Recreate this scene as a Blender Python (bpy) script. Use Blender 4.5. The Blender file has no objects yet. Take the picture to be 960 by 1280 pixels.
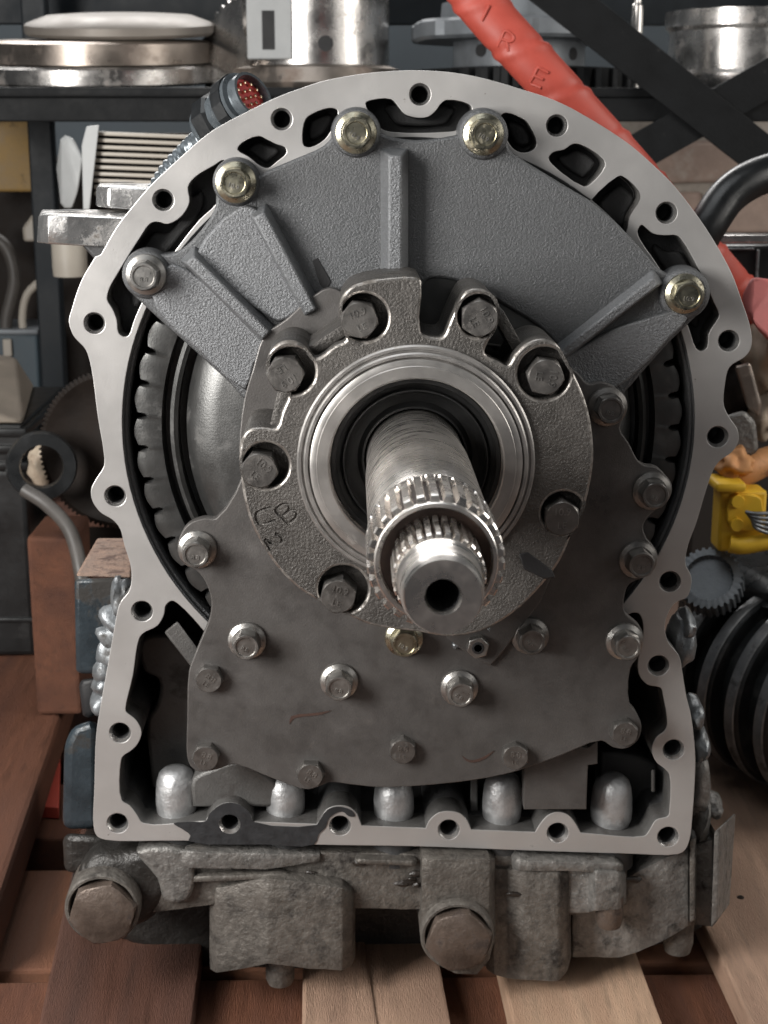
import bpy, bmesh, math, random
from mathutils import Vector, Matrix, noise
random.seed(7)
S = bpy.context.scene
COL = S.collection
rad = math.radians

# ------------------------------------------------------------------ camera
FPX = 1900.0                      # focal length in photo pixels (photo 960 x 1280)
ZO = 0.49                         # height of the shaft axis above the floor
PITCH = math.atan(477 / FPX)
YAW = math.atan(45 / FPX * math.cos(PITCH))
DIST = 0.975
fw = Vector((math.sin(YAW) * math.cos(PITCH), math.cos(YAW) * math.cos(PITCH), -math.sin(PITCH)))
rt = fw.cross(Vector((0, 0, 1))).normalized()
up = rt.cross(fw)
def ray(px, py):
    return fw + rt * ((px - 480) / FPX) + up * ((640 - py) / FPX)
_d = ray(512, 540)
CAM = Vector((0, 0, ZO)) - _d * (DIST / _d.y)
def W(px, py, y=0.0):
    """photo pixel -> point on the vertical plane at depth y"""
    d = ray(px, py)
    return CAM + d * ((y - CAM.y) / d.y)
def G(px, py, z=0.0):
    """photo pixel -> point on the horizontal plane at height z"""
    d = ray(px, py)
    return CAM + d * ((z - CAM.z) / d.z)
def M(n, px, py, y):
    """n pixels at that place, in metres"""
    return (W(px + n, py, y) - W(px, py, y)).length
cd = bpy.data.cameras.new('camera')
cam = bpy.data.objects.new('camera', cd); COL.objects.link(cam)
cam.matrix_world = Matrix((
    (rt.x, up.x, -fw.x, CAM.x), (rt.y, up.y, -fw.y, CAM.y), (rt.z, up.z, -fw.z, CAM.z), (0, 0, 0, 1)))
cd.sensor_fit = 'VERTICAL'; cd.sensor_height = 36; cd.lens = 36 * FPX / 1280
cd.clip_start = 0.02; cd.clip_end = 100
cd.dof.use_dof = True; cd.dof.focus_distance = 0.86; cd.dof.aperture_fstop = 20
S.camera = cam

# ------------------------------------------------------------------ light
w = bpy.data.worlds.new('World'); S.world = w; w.use_nodes = True
wn = w.node_tree.nodes; wl_ = w.node_tree.links
bg = wn['Background']
bg.inputs[0].default_value = (0.86, 0.92, 1.0, 1); bg.inputs[1].default_value = 0.035
def area(name, loc, tgt, sx, sy, e, col):
    l = bpy.data.lights.new(name, 'AREA'); l.shape = 'RECTANGLE'; l.size = sx; l.size_y = sy
    l.energy = e; l.color = col
    o = bpy.data.objects.new(name, l); COL.objects.link(o); o.location = loc
    o.rotation_euler = (Vector(tgt) - Vector(loc)).to_track_quat('-Z', 'Y').to_euler()
    return o
area('doorway_light', (-.92, -.66, .84), (0, 0, .5), .45, .65, 22, (1, .975, .94))
area('front_fill_light', (-1.5, -3.4, 1.5), (0, 0, .45), 1.6, 1.4, 8, (1, .98, .95))  # added fill lamp behind the camera to brighten metal facing it
area('skylight', (-0.5, -0.45, 3.0), (0, 0, .5), 1.8, 1.4, 15, (.95, .98, 1))
area('rear_fill_light', (-.2, 2.42, 1.95), (0, 0, .6), 2.2, 1.0, 52, (1, .98, .96))  # added lamp high at the back, gives the shaft something bright to reflect
area('right_fill_light', (1.7, -.05, 1.15), (.35, .35, .45), .8, .9, 13, (1, .96, .9))  # added local lamp that brightens the background parts on the right
area('window_light', (2.6, -2.4, 1.5), (0, 0, .45), .8, 1.2, 5, (1, .97, .93))
S.view_settings.view_transform = 'Standard'
S.view_settings.look = 'None'
S.view_settings.exposure = 0.35
S.view_settings.gamma = 1
S.render.engine = 'CYCLES'

# ------------------------------------------------------------------ materials
MATS = {}
def mat(name, base, metal=0.0, rough=0.5, var=0.12, vscale=60, bump=0.0, bscale=900, dirt=None,
        dscale=30, dthr=0.55, dwidth=0.1, dirt2=None, d2scale=12, d2thr=.6, spec=.5, rvar=.1, stretch=None, coat=0, bdist=.001):
    m = bpy.data.materials.new(name); m.use_nodes = True
    nt = m.node_tree; N = nt.nodes; L = nt.links
    p = N['Principled BSDF']
    p.inputs['Metallic'].default_value = metal
    p.inputs['Specular IOR Level'].default_value = spec
    p.inputs['Coat Weight'].default_value = coat
    geo = N.new('ShaderNodeNewGeometry')
    src = geo.outputs['Position']
    if stretch:
        mp = N.new('ShaderNodeMapping'); mp.inputs['Scale'].default_value = stretch
        L.new(src, mp.inputs['Vector']); src2 = mp.outputs[0]
    else:
        src2 = src
    def nz(scale, det=5, rough_=.6, s=None):
        n = N.new('ShaderNodeTexNoise'); n.inputs['Scale'].default_value = scale
        n.inputs['Detail'].default_value = det; n.inputs['Roughness'].default_value = rough_
        L.new(s or src, n.inputs['Vector']); return n.outputs['Fac']
    def mixc(fac, a, b):
        x = N.new('ShaderNodeMix'); x.data_type = 'RGBA'
        if fac is not None: L.new(fac, x.inputs[0])
        for i, v in ((6, a), (7, b)):
            if isinstance(v, tuple): x.inputs[i].default_value = (*v, 1)
            else: L.new(v, x.inputs[i])
        return x.outputs[2]
    def ramp(fac, lo, hi):
        r = N.new('ShaderNodeMapRange'); r.inputs[1].default_value = lo; r.inputs[2].default_value = hi
        L.new(fac, r.inputs[0]); return r.outputs[0]
    n1 = nz(vscale, 6, .65, src2)
    lo = tuple(max(0, c * (1 - var)) for c in base); hi = tuple(min(1, c * (1 + var)) for c in base)
    col = mixc(ramp(n1, .3, .7), lo, hi)
    rgh = N.new('ShaderNodeMapRange'); L.new(n1, rgh.inputs[0]); rgh.inputs[1].default_value = .3; rgh.inputs[2].default_value = .7
    rgh.inputs[3].default_value = max(.03, rough - rvar); rgh.inputs[4].default_value = min(1, rough + rvar)
    rsock = rgh.outputs[0]; msock = None
    for (dc, ds, dt) in ((dirt, dscale, dthr), (dirt2, d2scale, d2thr)):
        if dc is None: continue
        f = ramp(nz(ds, 8, .7, src2), dt, dt + dwidth)
        col = mixc(f, col, dc)
        x = N.new('ShaderNodeMix'); x.data_type = 'FLOAT'; L.new(f, x.inputs[0]); L.new(rsock, x.inputs[2]); x.inputs[3].default_value = .75
        rsock = x.outputs[0]
        if metal > 0:
            y = N.new('ShaderNodeMix'); y.data_type = 'FLOAT'; L.new(f, y.inputs[0])
            if msock: L.new(msock, y.inputs[2])
            else: y.inputs[2].default_value = metal
            y.inputs[3].default_value = .0; msock = y.outputs[0]
    L.new(col, p.inputs['Base Color']); L.new(rsock, p.inputs['Roughness'])
    if msock: L.new(msock, p.inputs['Metallic'])
    if bump:
        b = N.new('ShaderNodeBump'); b.inputs['Strength'].default_value = bump; b.inputs['Distance'].default_value = bdist
        L.new(nz(bscale, 4, .6, src2 if stretch else None), b.inputs['Height']); L.new(b.outputs[0], p.inputs['Normal'])
    MATS[name] = m
    return m
mat('machined', (.48, .469, .458), .6, .42, .05, 12, .08, 900, dirt=(.09, .07, .055), dscale=95, dthr=.655, dwidth=.05, dirt2=(.30, .285, .27), d2scale=260, d2thr=.66)
mat('chamfer', (.62, .605, .59), .9, .3, .05, 60)
mat('worn_edge_highlight', (.33, .31, .29), .85, .33, .25, 200, .2, 700, dirt=(.10, .09, .08), dscale=80, dthr=.5, dwidth=.1)  # edge wear; the paler base also paints highlights along the hub edges
mat('cast_pale', (.165, .170, .177), .5, .42, .3, 800, 1.0, 760, dirt=(.10, .10, .102), dscale=9, dthr=.52, dwidth=.3)
mat('sealant', (.02, .021, .023), 0, .55, .3, 120, .3, 400)
mat('cast_dark', (.055, .055, .056), .25, .55, .25, 40, .4, 700)
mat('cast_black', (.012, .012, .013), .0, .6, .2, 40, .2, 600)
mat('cast_grey', (.105, .108, .112), .5, .42, .24, 900, .8, 950, dirt=(.055, .055, .057), dscale=7, dthr=.50, dwidth=.35, dirt2=(.08, .07, .062), d2scale=40, d2thr=.64)
mat('cast_inner', (.11, .107, .103), .35, .48, .2, 40, .4, 700, dirt=(.05, .045, .042), dscale=30, dthr=.54)
mat('plate_steel', (.116, .110, .106), .55, .38, .25, 26, .25, 900, dirt=(.044, .038, .034), dscale=9, dthr=.46, dwidth=.22, dirt2=(.06, .047, .039), d2scale=45, d2thr=.60, rvar=.14)
mat('hub_iron', (.092, .086, .080), .5, .42, .25, 90, .9, 600, dirt=(.036, .031, .027), dscale=30, dthr=.53, dwidth=.2)
mat('ring_steel', (.40, .385, .37), .8, .38, .10, 50, .05, 1800, dirt=(.2, .17, .14), dscale=40, dthr=.63, dwidth=.15)
mat('shaft_steel', (.86, .82, .78), 1, .30, .08, 40, .02, 1800, stretch=(1, 8, 1))
mat('spline_steel', (.84, .80, .76), 1, .27, .1, 60, .03, 1500)
mat('groove_grease', (.035, .02, .015), .2, .5, .3, 80)
mat('rubber', (.009, .009, .009), 0, .42, .2, 60, .1, 900)
mat('bolt_steel', (.34, .33, .315), .9, .34, .2, 120, .1, 900, dirt=(.07, .06, .05), dscale=150, dthr=.6, dwidth=.15)
mat('bolt_gold', (.45, .425, .33), 1, .3, .2, 120, .1, 700, dirt=(.16, .125, .07), dscale=140, dthr=.57, dwidth=.15)
mat('bolt_dark', (.21, .20, .19), .85, .38, .2, 120, .1, 900, dirt=(.05, .045, .04), dscale=150, dthr=.58, dwidth=.15)
mat('dowel', (.50, .505, .51), .7, .42, .15, 150, .45, 380, dirt=(.22, .215, .21), dscale=90, dthr=.58, dwidth=.15)
mat('drum_steel', (.105, .105, .103), .8, .38, .2, 25, .15, 700, dirt=(.09, .085, .08), dscale=25, dthr=.55, dwidth=.2)
mat('dirty_cast', (.135, .124, .111), .4, .42, .35, 160, 1.0, 260, dirt=(.016, .0125, .0105), dscale=52, dthr=.50, dwidth=.17, dirt2=(.055, .044, .036), d2scale=16, d2thr=.50, bdist=.0013)
mat('dirty_cast_light', (.185, .178, .168), .45, .42, .35, 160, 1.0, 260, dirt=(.020, .016, .013), dscale=65, dthr=.52, dwidth=.15, dirt2=(.07, .058, .048), d2scale=20, d2thr=.53, bdist=.0013)
mat('shaded_oily_cast', (.026, .024, .022), .2, .4, .35, 60, .7, 200, dirt=(.075, .07, .065), dscale=45, dthr=.6, dwidth=.1, bdist=.002)  # oily metal; near-black base also paints in the shade below the flange
mat('grease', (.022, .017, .014), 0, .35, .3, 200, .6, 400)
mat('plug_brass', (.115, .088, .072), .45, .45, .35, 60, .6, 300, dirt=(.05, .036, .03), dscale=60, dthr=.53, dirt2=(.27, .22, .18), d2scale=50, d2thr=.66)
mat('blue_paint', (.024, .033, .040), .1, .32, .3, 40, .45, 300, dirt=(.16, .15, .14), dscale=60, dthr=.66, dwidth=.06, dirt2=(.018, .016, .014), d2scale=18, d2thr=.55)
mat('rust', (.26, .17, .125), .1, .7, .3, 90, .9, 300, dirt=(.10, .055, .04), dscale=60, dthr=.5)
mat('rust_mark', (.05, .025, .018), 0, .8, .3, 90)
mat('bead', (.20, .212, .222), .6, .36, .25, 80, .6, 250, dirt=(.05, .047, .044), dscale=60, dthr=.52, dwidth=.15)
mat('polished_lug', (.62, .61, .60), .9, .25, .15, 40, .4, 200, dirt=(.10, .085, .07), dscale=50, dthr=.55)
mat('black_steel', (.0065, .0072, .008), 0, .6, .3, 30, .4, 250, dirt=(.045, .043, .04), dscale=60, dthr=.66, dwidth=.06, spec=.2)
mat('blue_black', (.010, .0135, .017), 0, .5, .25, 14, .2, 300, dirt=(.05, .05, .05), dscale=40, dthr=.68, spec=.25)
mat('bright_steel', (.55, .53, .51), .95, .26, .15, 30, .1, 300, dirt=(.16, .11, .08), dscale=20, dthr=.58, dwidth=.2)
mat('brown_steel', (.36, .31, .27), .9, .33, .2, 20, .1, 300, dirt=(.13, .08, .055), dscale=14, dthr=.52, dwidth=.2)
mat('beige_disc', (.24, .215, .19), .3, .5, .12, 20, .1, 300)
mat('grey_casting', (.17, .185, .20), .3, .5, .2, 30, .3, 300)
mat('white_paint', (.40, .41, .41), .0, .4, .06, 30, .05, 300)
mat('red_hose', (.42, .066, .045), .0, .5, .12, 30, .1, 200, dirt=(.33, .085, .07), dscale=20, dthr=.6)
mat('pink_cloth', (.66, .20, .19), 0, .7, .15, 20, .2, 200)
mat('black_hose', (.011, .012, .013), 0, .33, .2, 40, .15, 300, dirt=(.10, .10, .10), dscale=60, dthr=.7)
mat('grey_hose', (.075, .068, .062), 0, .5, .2, 40)
mat('brick', (.36, .27, .225), 0, .85, .2, 25, 1, 120, dirt=(.46, .40, .35), dscale=14, dthr=.55, dwidth=.2)
mat('mortar', (.36, .32, .28), 0, .9, .2, 40, 1, 160)
mat('cream_fin', (.38, .345, .295), 0, .5, .08, 20)
mat('mustard', (.27, .165, .045), 0, .6, .3, 18, .3, 100, dirt=(.05, .038, .026), dscale=14, dthr=.52)
mat('yellow_paint', (.72, .44, .03), 0, .42, .12, 20, .1, 200, dirt=(.35, .2, .03), dscale=30, dthr=.66)
mat('tool_blue', (.04, .062, .078), 0, .5, .2, 12, .1, 200, dirt=(.2, .2, .19), dscale=16, dthr=.66)
mat('crate_black', (.009, .0095, .010), 0, .36, .25, 20, .15, 200, dirt=(.03, .028, .026), dscale=14, dthr=.58, dwidth=.3)
mat('dust_cloth', (.22, .185, .15), 0, .85, .15, 20, .4, 150)
mat('orange_rust', (.50, .24, .095), .1, .6, .3, 25, .5, 120, dirt=(.20, .085, .04), dscale=22, dthr=.5)
mat('tan_cast', (.52, .43, .33), .1, .6, .2, 25, .4, 120, dirt=(.28, .2, .14), dscale=20, dthr=.55)
mat('brown_dark', (.014, .010, .008), 0, .6, .3, 25, .4, 120, spec=.15)
mat('drum_black', (.022, .023, .024), .1, .36, .3, 30, .4, 160, dirt=(.07, .066, .062), dscale=30, dthr=.58, dwidth=.15)
mat('fin_edge', (.22, .225, .23), .4, .36, .3, 40, .35, 200, dirt=(.08, .08, .08), dscale=35, dthr=.55, dwidth=.1)
mat('drum_cover', (.055, .058, .06), .3, .3, .3, 40, .35, 200, dirt=(.12, .115, .11), dscale=35, dthr=.6)
mat('pin_red', (.42, .045, .045), 0, .4, .15, 60)
mat('pin_gold', (.80, .66, .45), 1, .25)
mat('conduit', (.10, .115, .127), .4, .26, .2, 60)
mat('floor_earth', (.10, .062, .045), 0, .9, .3, 9, .6, 90)
mat('wall_blue', (.11, .135, .155), 0, .6, .2, 3, .1, 60)
mat('wall_dark', (.035, .028, .024), 0, .8, .3, 3, .1, 60)
def wood(name, a, b, ang=0):
    m = mat(name, a, 0, .72, .33, 16, .8, 160, dirt=b, dscale=4, dthr=.46, dwidth=.2, dirt2=tuple(c * .45 for c in b), d2scale=14, d2thr=.60, stretch=(9, .9, 9), bdist=.002)
    return m
wood('wood_pale', (.47, .315, .215), (.36, .225, .15))
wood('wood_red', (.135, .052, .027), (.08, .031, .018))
wood('wood_brown', (.095, .040, .025), (.055, .024, .016))  # base darkened to paint in the shade over the lower-left boards
wood('wood_orange', (.18, .075, .038), (.12, .05, .028))
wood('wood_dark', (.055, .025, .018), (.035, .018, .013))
wood('wood_grey', (.34, .22, .155), (.25, .155, .11))

# ------------------------------------------------------------------ helpers
WL = {}
def place(o, c, parent):
    pl = WL.get(parent.name, Vector((0, 0, 0))) if parent else Vector((0, 0, 0))
    o.parent = parent
    o.location = c - pl
    WL[o.name] = c.copy()
def add(name, me, m, parent=None, smooth=35, **props):
    """link world-space mesh data as one object, origin at its centre"""
    if smooth:
        me.polygons.foreach_set('use_smooth', [True] * len(me.polygons))
        me.set_sharp_from_angle(angle=rad(smooth))
        if me.get('flatcap'):
            for p in me.polygons:
                if abs(p.normal.y) > .9995: p.use_smooth = False
        elif me.get('flatbig'):
            mx = max(p.area for p in me.polygons)
            for p in me.polygons:
                if p.area > mx * .1: p.use_smooth = False
    vs = [v.co for v in me.vertices]
    lo = Vector([min(v[i] for v in vs) for i in range(3)]); hi = Vector([max(v[i] for v in vs) for i in range(3)])
    c = (lo + hi) / 2
    me.transform(Matrix.Translation(-c))
    if len(me.materials) < 2: me.materials.clear(); me.materials.append(MATS[m])
    me.name = name
    o = bpy.data.objects.new(name, me); COL.objects.link(o)
    place(o, c, parent)
    for k, v in props.items(): o[k] = v
    return o
def root(name, loc, label, cat, group=None):
    o = bpy.data.objects.new(name, None); COL.objects.link(o)
    o.location = loc; WL[o.name] = Vector(loc); o.empty_display_size = .05
    o['label'] = label; o['category'] = cat
    if group: o['group'] = group
    return o
def tag(o, label, cat, group=None):
    o['label'] = label; o['category'] = cat
    if group: o['group'] = group
    return o
def struct(o):
    o['kind'] = 'structure'; return o
def bm2me(bm):
    bmesh.ops.recalc_face_normals(bm, faces=bm.faces[:])
    me = bpy.data.meshes.new('m'); bm.to_mesh(me); bm.free(); return me
def sm(pts, n=4):
    """closed Catmull-Rom through pixel points; a third element marks a sharp corner"""
    P = [Vector(p[:2]) for p in pts]; C = [len(p) > 2 for p in pts]; k = len(P); out = []
    for i in range(k):
        p1, p2 = P[i], P[(i + 1) % k]
        p0 = P[i - 1] if not C[i] else p1 * 2 - p2
        p3 = P[(i + 2) % k] if not C[(i + 1) % k] else p2 * 2 - p1
        for j in range(n):
            t = j / n
            d1 = max((p1 - p0).length ** .5, 1e-3); d2 = max((p2 - p1).length ** .5, 1e-3); d3 = max((p3 - p2).length ** .5, 1e-3)
            m1 = ((p1 - p0) / d1 - (p2 - p0) / (d1 + d2) + (p2 - p1) / d2) * d2
            m2 = ((p2 - p1) / d2 - (p3 - p1) / (d2 + d3) + (p3 - p2) / d3) * d2
            h = t * t * (3 - 2 * t)
            out.append(p1 * (2 * t ** 3 - 3 * t * t + 1) + m1 * (t ** 3 - 2 * t * t + t) + p2 * h + m2 * (t ** 3 - t * t))
    return [(p.x, p.y) for p in out]
def px(loop, y):
    return [(W(a, b, y).x, W(a, b, y).z) for a, b in loop]
def circ(c, r, n=32):
    return [(c[0] + r * math.cos(2 * math.pi * i / n), c[1] + r * math.sin(2 * math.pi * i / n)) for i in range(n)]
def pcirc(a, b, rpx, y, n=28):
    c = W(a, b, y); return circ((c.x, c.z), M(rpx, a, b, y), n)
def slab(loops, y0, y1, bev=0.0, res=1):
    """loops: (x,z) loops in metres, first outer then holes -> solid between y0 (front) and y1"""
    cu = bpy.data.curves.new('c', 'CURVE'); cu.dimensions = '2D'; cu.fill_mode = 'BOTH'
    for lp in loops:
        s = cu.splines.new('POLY'); s.points.add(len(lp) - 1); s.use_cyclic_u = True
        for p, q in zip(s.points, lp): p.co = (q[0], q[1], 0, 1)
    cu.extrude = (y1 - y0) / 2 - bev; cu.bevel_depth = bev; cu.offset = -bev; cu.bevel_resolution = res
    o = bpy.data.objects.new('c', cu); COL.objects.link(o)
    dg = bpy.context.evaluated_depsgraph_get()
    me = bpy.data.meshes.new_from_object(o.evaluated_get(dg))
    bpy.data.objects.remove(o); bpy.data.curves.remove(cu)
    ym = (y0 + y1) / 2
    me.transform(Matrix(((1, 0, 0, 0), (0, 0, -1, ym), (0, 1, 0, 0), (0, 0, 0, 1))))
    bm = bmesh.new(); bm.from_mesh(me); bmesh.ops.remove_doubles(bm, verts=bm.verts, dist=1e-6)
    bmesh.ops.dissolve_degenerate(bm, edges=bm.edges, dist=1e-7)
    bpy.data.meshes.remove(me)
    r = bm2me(bm); r['flatcap'] = 1
    return r
def pslab(pts, y0, y1, bev=.001, holes=(), n=3, res=1):
    return slab([px(sm(pts, n), y0)] + list(holes), y0, y1, bev, res)
def lathe(prof, c, axis=(0, -1, 0), n=64, cap=True, rfun=None):
    """prof: (r, t) with t along axis from c"""
    ax = Vector(axis).normalized(); u = ax.orthogonal().normalized()
    if abs(ax.y) > .9: u = Vector((1, 0, 0)); u = (u - ax * u.dot(ax)).normalized()
    v = ax.cross(u); c = Vector(c); bm = bmesh.new(); rings = []
    for k, (r, t) in enumerate(prof):
        ring = []
        for i in range(n):
            a = 2 * math.pi * i / n
            rr = rfun(k, r, i, n) if rfun else r
            ring.append(bm.verts.new(c + ax * t + (u * math.cos(a) + v * math.sin(a)) * max(rr, 1e-5)))
        rings.append(ring)
    for A, B in zip(rings, rings[1:]):
        for i in range(n):
            bm.faces.new((A[i], A[(i + 1) % n], B[(i + 1) % n], B[i]))
    if cap:
        if prof[0][0] > 1e-4: bm.faces.new(rings[0][::-1])
        if prof[-1][0] > 1e-4: bm.faces.new(rings[-1])
    return bm2me(bm)
def tube(pts, r, n=14, rf=None, flat=1.0, steps=6):
    """swept tube through 3-D points, rf(t, a) scales the radius"""
    P = [Vector(p) for p in pts]; Q = []
    for i in range(len(P) - 1):
        p1, p2 = P[i], P[i + 1]; p0 = P[i - 1] if i else p1 * 2 - p2; p3 = P[i + 2] if i + 2 < len(P) else p2 * 2 - p1
        for j in range(steps):
            t = j / steps
            Q.append(.5 * (2 * p1 + (p2 - p0) * t + (2 * p0 - 5 * p1 + 4 * p2 - p3) * t * t + (3 * p1 - p0 - 3 * p2 + p3) * t ** 3))
    Q.append(P[-1]); bm = bmesh.new(); rings = []; s = 0; nrm = None
    for i, q in enumerate(Q):
        d = (Q[min(i + 1, len(Q) - 1)] - Q[max(i - 1, 0)]).normalized()
        if nrm is None: nrm = Vector((0, 1, 0)) if abs(d.y) < .9 else Vector((1, 0, 0))
        nrm = (nrm - d * nrm.dot(d)).normalized(); b = d.cross(nrm)
        if i: s += (q - Q[i - 1]).length
        ring = []
        for k in range(n):
            a = 2 * math.pi * k / n; rr = r * (rf(s, a) if rf else 1)
            ring.append(bm.verts.new(q + nrm * math.cos(a) * rr * flat + b * math.sin(a) * rr))
        rings.append(ring)
    for A, B in zip(rings, rings[1:]):
        for k in range(n): bm.faces.new((A[k], A[(k + 1) % n], B[(k + 1) % n], B[k]))
    bm.faces.new(rings[0][::-1]); bm.faces.new(rings[-1])
    return bm2me(bm)
def box(lo, hi, bev=.002, rot=None, seg=2):
    bm = bmesh.new(); bmesh.ops.create_cube(bm, size=1)
    lo, hi = Vector(lo), Vector(hi); d = hi - lo
    bmesh.ops.scale(bm, vec=d, verts=bm.verts)
    if bev: bmesh.ops.bevel(bm, geom=bm.edges[:], offset=min(bev, min(d) * .45), segments=seg, profile=.5, affect='EDGES')
    if rot: bmesh.ops.transform(bm, matrix=rot, verts=bm.verts)
    bmesh.ops.translate(bm, vec=(lo + hi) / 2, verts=bm.verts)
    r = bm2me(bm); r['flatbig'] = 1
    return r
def hull(pts, bev=.002, seg=2):
    bm = bmesh.new()
    for p in pts: bm.verts.new(p)
    r = bmesh.ops.convex_hull(bm, input=bm.verts)
    bmesh.ops.delete(bm, geom=[v for v in bm.verts if not v.link_faces], context='VERTS')
    bmesh.ops.dissolve_limit(bm, angle_limit=rad(3), verts=bm.verts, edges=bm.edges)
    if bev: bmesh.ops.bevel(bm, geom=bm.edges[:], offset=bev, segments=seg, profile=.5, affect='EDGES', clamp_overlap=True)
    r = bm2me(bm); r['flatbig'] = 1
    return r
def lump(c, sx, sy, sz, amp=.2, fr=3, sub=3, seed=0, rot=None):
    bm = bmesh.new(); bmesh.ops.create_icosphere(bm, subdivisions=sub, radius=1)
    for v in bm.verts:
        k = 1 + amp * noise.noise(v.co * fr + Vector((seed * 3.1, seed * 1.7, 0)))
        v.co = Vector((v.co.x * sx * k, v.co.y * sy * k, v.co.z * sz * k))
    if rot: bmesh.ops.transform(bm, matrix=rot, verts=bm.verts)
    bmesh.ops.translate(bm, vec=c, verts=bm.verts)
    return bm2me(bm)
def rough_up(me, amp, fr, seed=0):
    me.calc_loop_triangles()
    for v in me.vertices:
        v.co += Vector((noise.noise(v.co * fr + Vector((seed, 0, 0))), noise.noise(v.co * fr + Vector((0, seed, 9))), noise.noise(v.co * fr + Vector((7, 0, seed))))) * amp
    return me
def text_mesh(s, size, ext=.0004, bold=0):
    cu = bpy.data.curves.new('t', 'FONT'); cu.body = s; cu.size = size; cu.extrude = ext; cu.align_x = 'CENTER'; cu.align_y = 'CENTER'; cu.resolution_u = 3; cu.offset = bold
    o = bpy.data.objects.new('t', cu); COL.objects.link(o)
    dg = bpy.context.evaluated_depsgraph_get(); me = bpy.data.meshes.new_from_object(o.evaluated_get(dg))
    bpy.data.objects.remove(o); bpy.data.curves.remove(cu)
    # local xy -> world xz, facing -y
    me.transform(Matrix(((1, 0, 0, 0), (0, 0, -1, 0), (0, 1, 0, 0), (0, 0, 0, 1))))
    return me

# ================================================================== SETTING
ZP = 0.0
ZP = G(360, 1222, 0).z if False else W(360, 1218, .03).z     # height of the pallet's top boards
struct(add('floor', box((-3, -1.5, -.05), (3, 3.2, 0), 0), 'floor_earth', None))
struct(add('back_wall', box((-3, 2.5, 0), (3, 2.6, 2.6), 0), 'wall_blue', None))

# ------------------------------------------------------------------ pallet
pal = root('wooden_pallet', (0, .2, 0), 'worn wooden pallet of reddish and pale boards carrying the grey gearbox', 'pallet')
TH = .020
def board(name, p0, p1, q0, q1, z, th, m, bev=.0025, seed=0, ext0=0, ext1=0):
    """board from pixel edge p0-p1 (left, near-far) and q0-q1 (right) on height z"""
    a, b, c, d = G(*p0, z), G(*p1, z), G(*q0, z), G(*q1, z)
    a, b = a - (b - a).normalized() * ext0, b + (b - a).normalized() * ext1
    c, d = c - (d - c).normalized() * ext0, d + (d - c).normalized() * ext1
    me = hull([v - Vector((0, 0, t)) for v in (a, b, c, d) for t in (0, th)], bev, 2)
    o_ = add(name, me, m, pal)
    for y_ in (-.165, .13):
        t_ = lambda u, v: u + (v - u) * ((y_ - u.y) / (v.y - u.y))
        l_, r_ = t_(a, b), t_(c, d)
        for f_ in (.25, .72):
            q_ = l_ + (r_ - l_) * f_
            add('nail', lathe([(.0026, -.002), (.0030, .0003), (.0024, .0009), (0, .0010)], q_, (0, 0, 1), n=10), 'brown_dark', o_, 40)
    return o_
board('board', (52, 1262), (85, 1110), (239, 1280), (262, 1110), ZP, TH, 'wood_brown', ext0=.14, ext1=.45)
board('board', (384, 1280), (391, 1150), (466, 1280), (440, 1150), ZP, TH, 'wood_grey', ext0=.14, ext1=.5)
board('board', (468.5, 1280), (442, 1150), (564, 1280), (540, 1150), ZP - .002, TH, 'wood_grey', ext0=.14, ext1=.5)
board('board', (641, 1280), (600, 1100), (829, 1280), (762, 1100), ZP, TH, 'wood_pale', ext0=.14, ext1=.5)
board('board', (940, 1280), (868, 1130), (1260, 1280), (1090, 1100), ZP + .004, TH + .004, 'wood_grey', ext0=.14, ext1=.7)
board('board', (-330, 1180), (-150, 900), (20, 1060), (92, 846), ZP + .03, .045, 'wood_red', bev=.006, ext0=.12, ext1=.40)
# lower stringers that run across under the top boards
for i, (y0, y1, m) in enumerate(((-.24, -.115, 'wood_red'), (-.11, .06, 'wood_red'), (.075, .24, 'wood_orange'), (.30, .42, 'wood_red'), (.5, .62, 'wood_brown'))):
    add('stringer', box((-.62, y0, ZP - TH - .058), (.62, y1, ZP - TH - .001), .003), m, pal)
for i, x in enumerate((-.5, -.02, .48)):
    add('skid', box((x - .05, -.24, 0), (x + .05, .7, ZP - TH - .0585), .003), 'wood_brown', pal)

# ================================================================== GEARBOX
gb = root('gearbox', (0, .1, ZP), 'large grey gearbox with a splined input shaft and bare machined flange, standing on the pallet', 'gearbox')
OUT = [(525, 88), (560, 90), (592, 95), (620, 102), (650, 111), (695, 126), (737, 148), (785, 179), (812, 202), (840, 229), (870, 267), (895, 305),
       (915, 342), (927, 375), (937, 405), (940, 427), (937, 439), (930, 447), (912, 459), (906, 482), (905, 507), (912, 522), (922, 537), (923, 552),
       (915, 565), (900, 576), (892, 587), (882, 615), (870, 655), (860, 682), (857, 705), (864, 720), (864, 732), (859, 746), (844, 754), (836, 765),
       (831, 782), (835, 802), (849, 820), (853, 840), (858, 870), (864, 895), (869, 942), (869, 965), (866, 1015), (862, 1050), (856, 1063), (846, 1068), (780, 1067), (680, 1064),
       (520, 1058), (395, 1056), (230, 1051), (132, 1050), (121, 1045), (117, 1034), (118, 980), (120, 920), (126, 880), (134, 835), (142, 790), (147, 763),
       (151, 752), (162, 737), (164, 712), (155, 680), (150, 661), (141, 650), (125, 640), (115, 625), (114, 611), (121, 597), (130, 582), (129, 562),
       (124, 532), (121, 512), (114, 460), (107, 437), (92, 420), (86, 402), (90, 385), (102, 350), (119, 321, 1), (126, 318, 1), (147, 282), (160, 265),
       (185, 235), (225, 197), (260, 167), (285, 152), (310, 139), (345, 122), (380, 109), (405, 101), (455, 92), (505, 88)]
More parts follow.
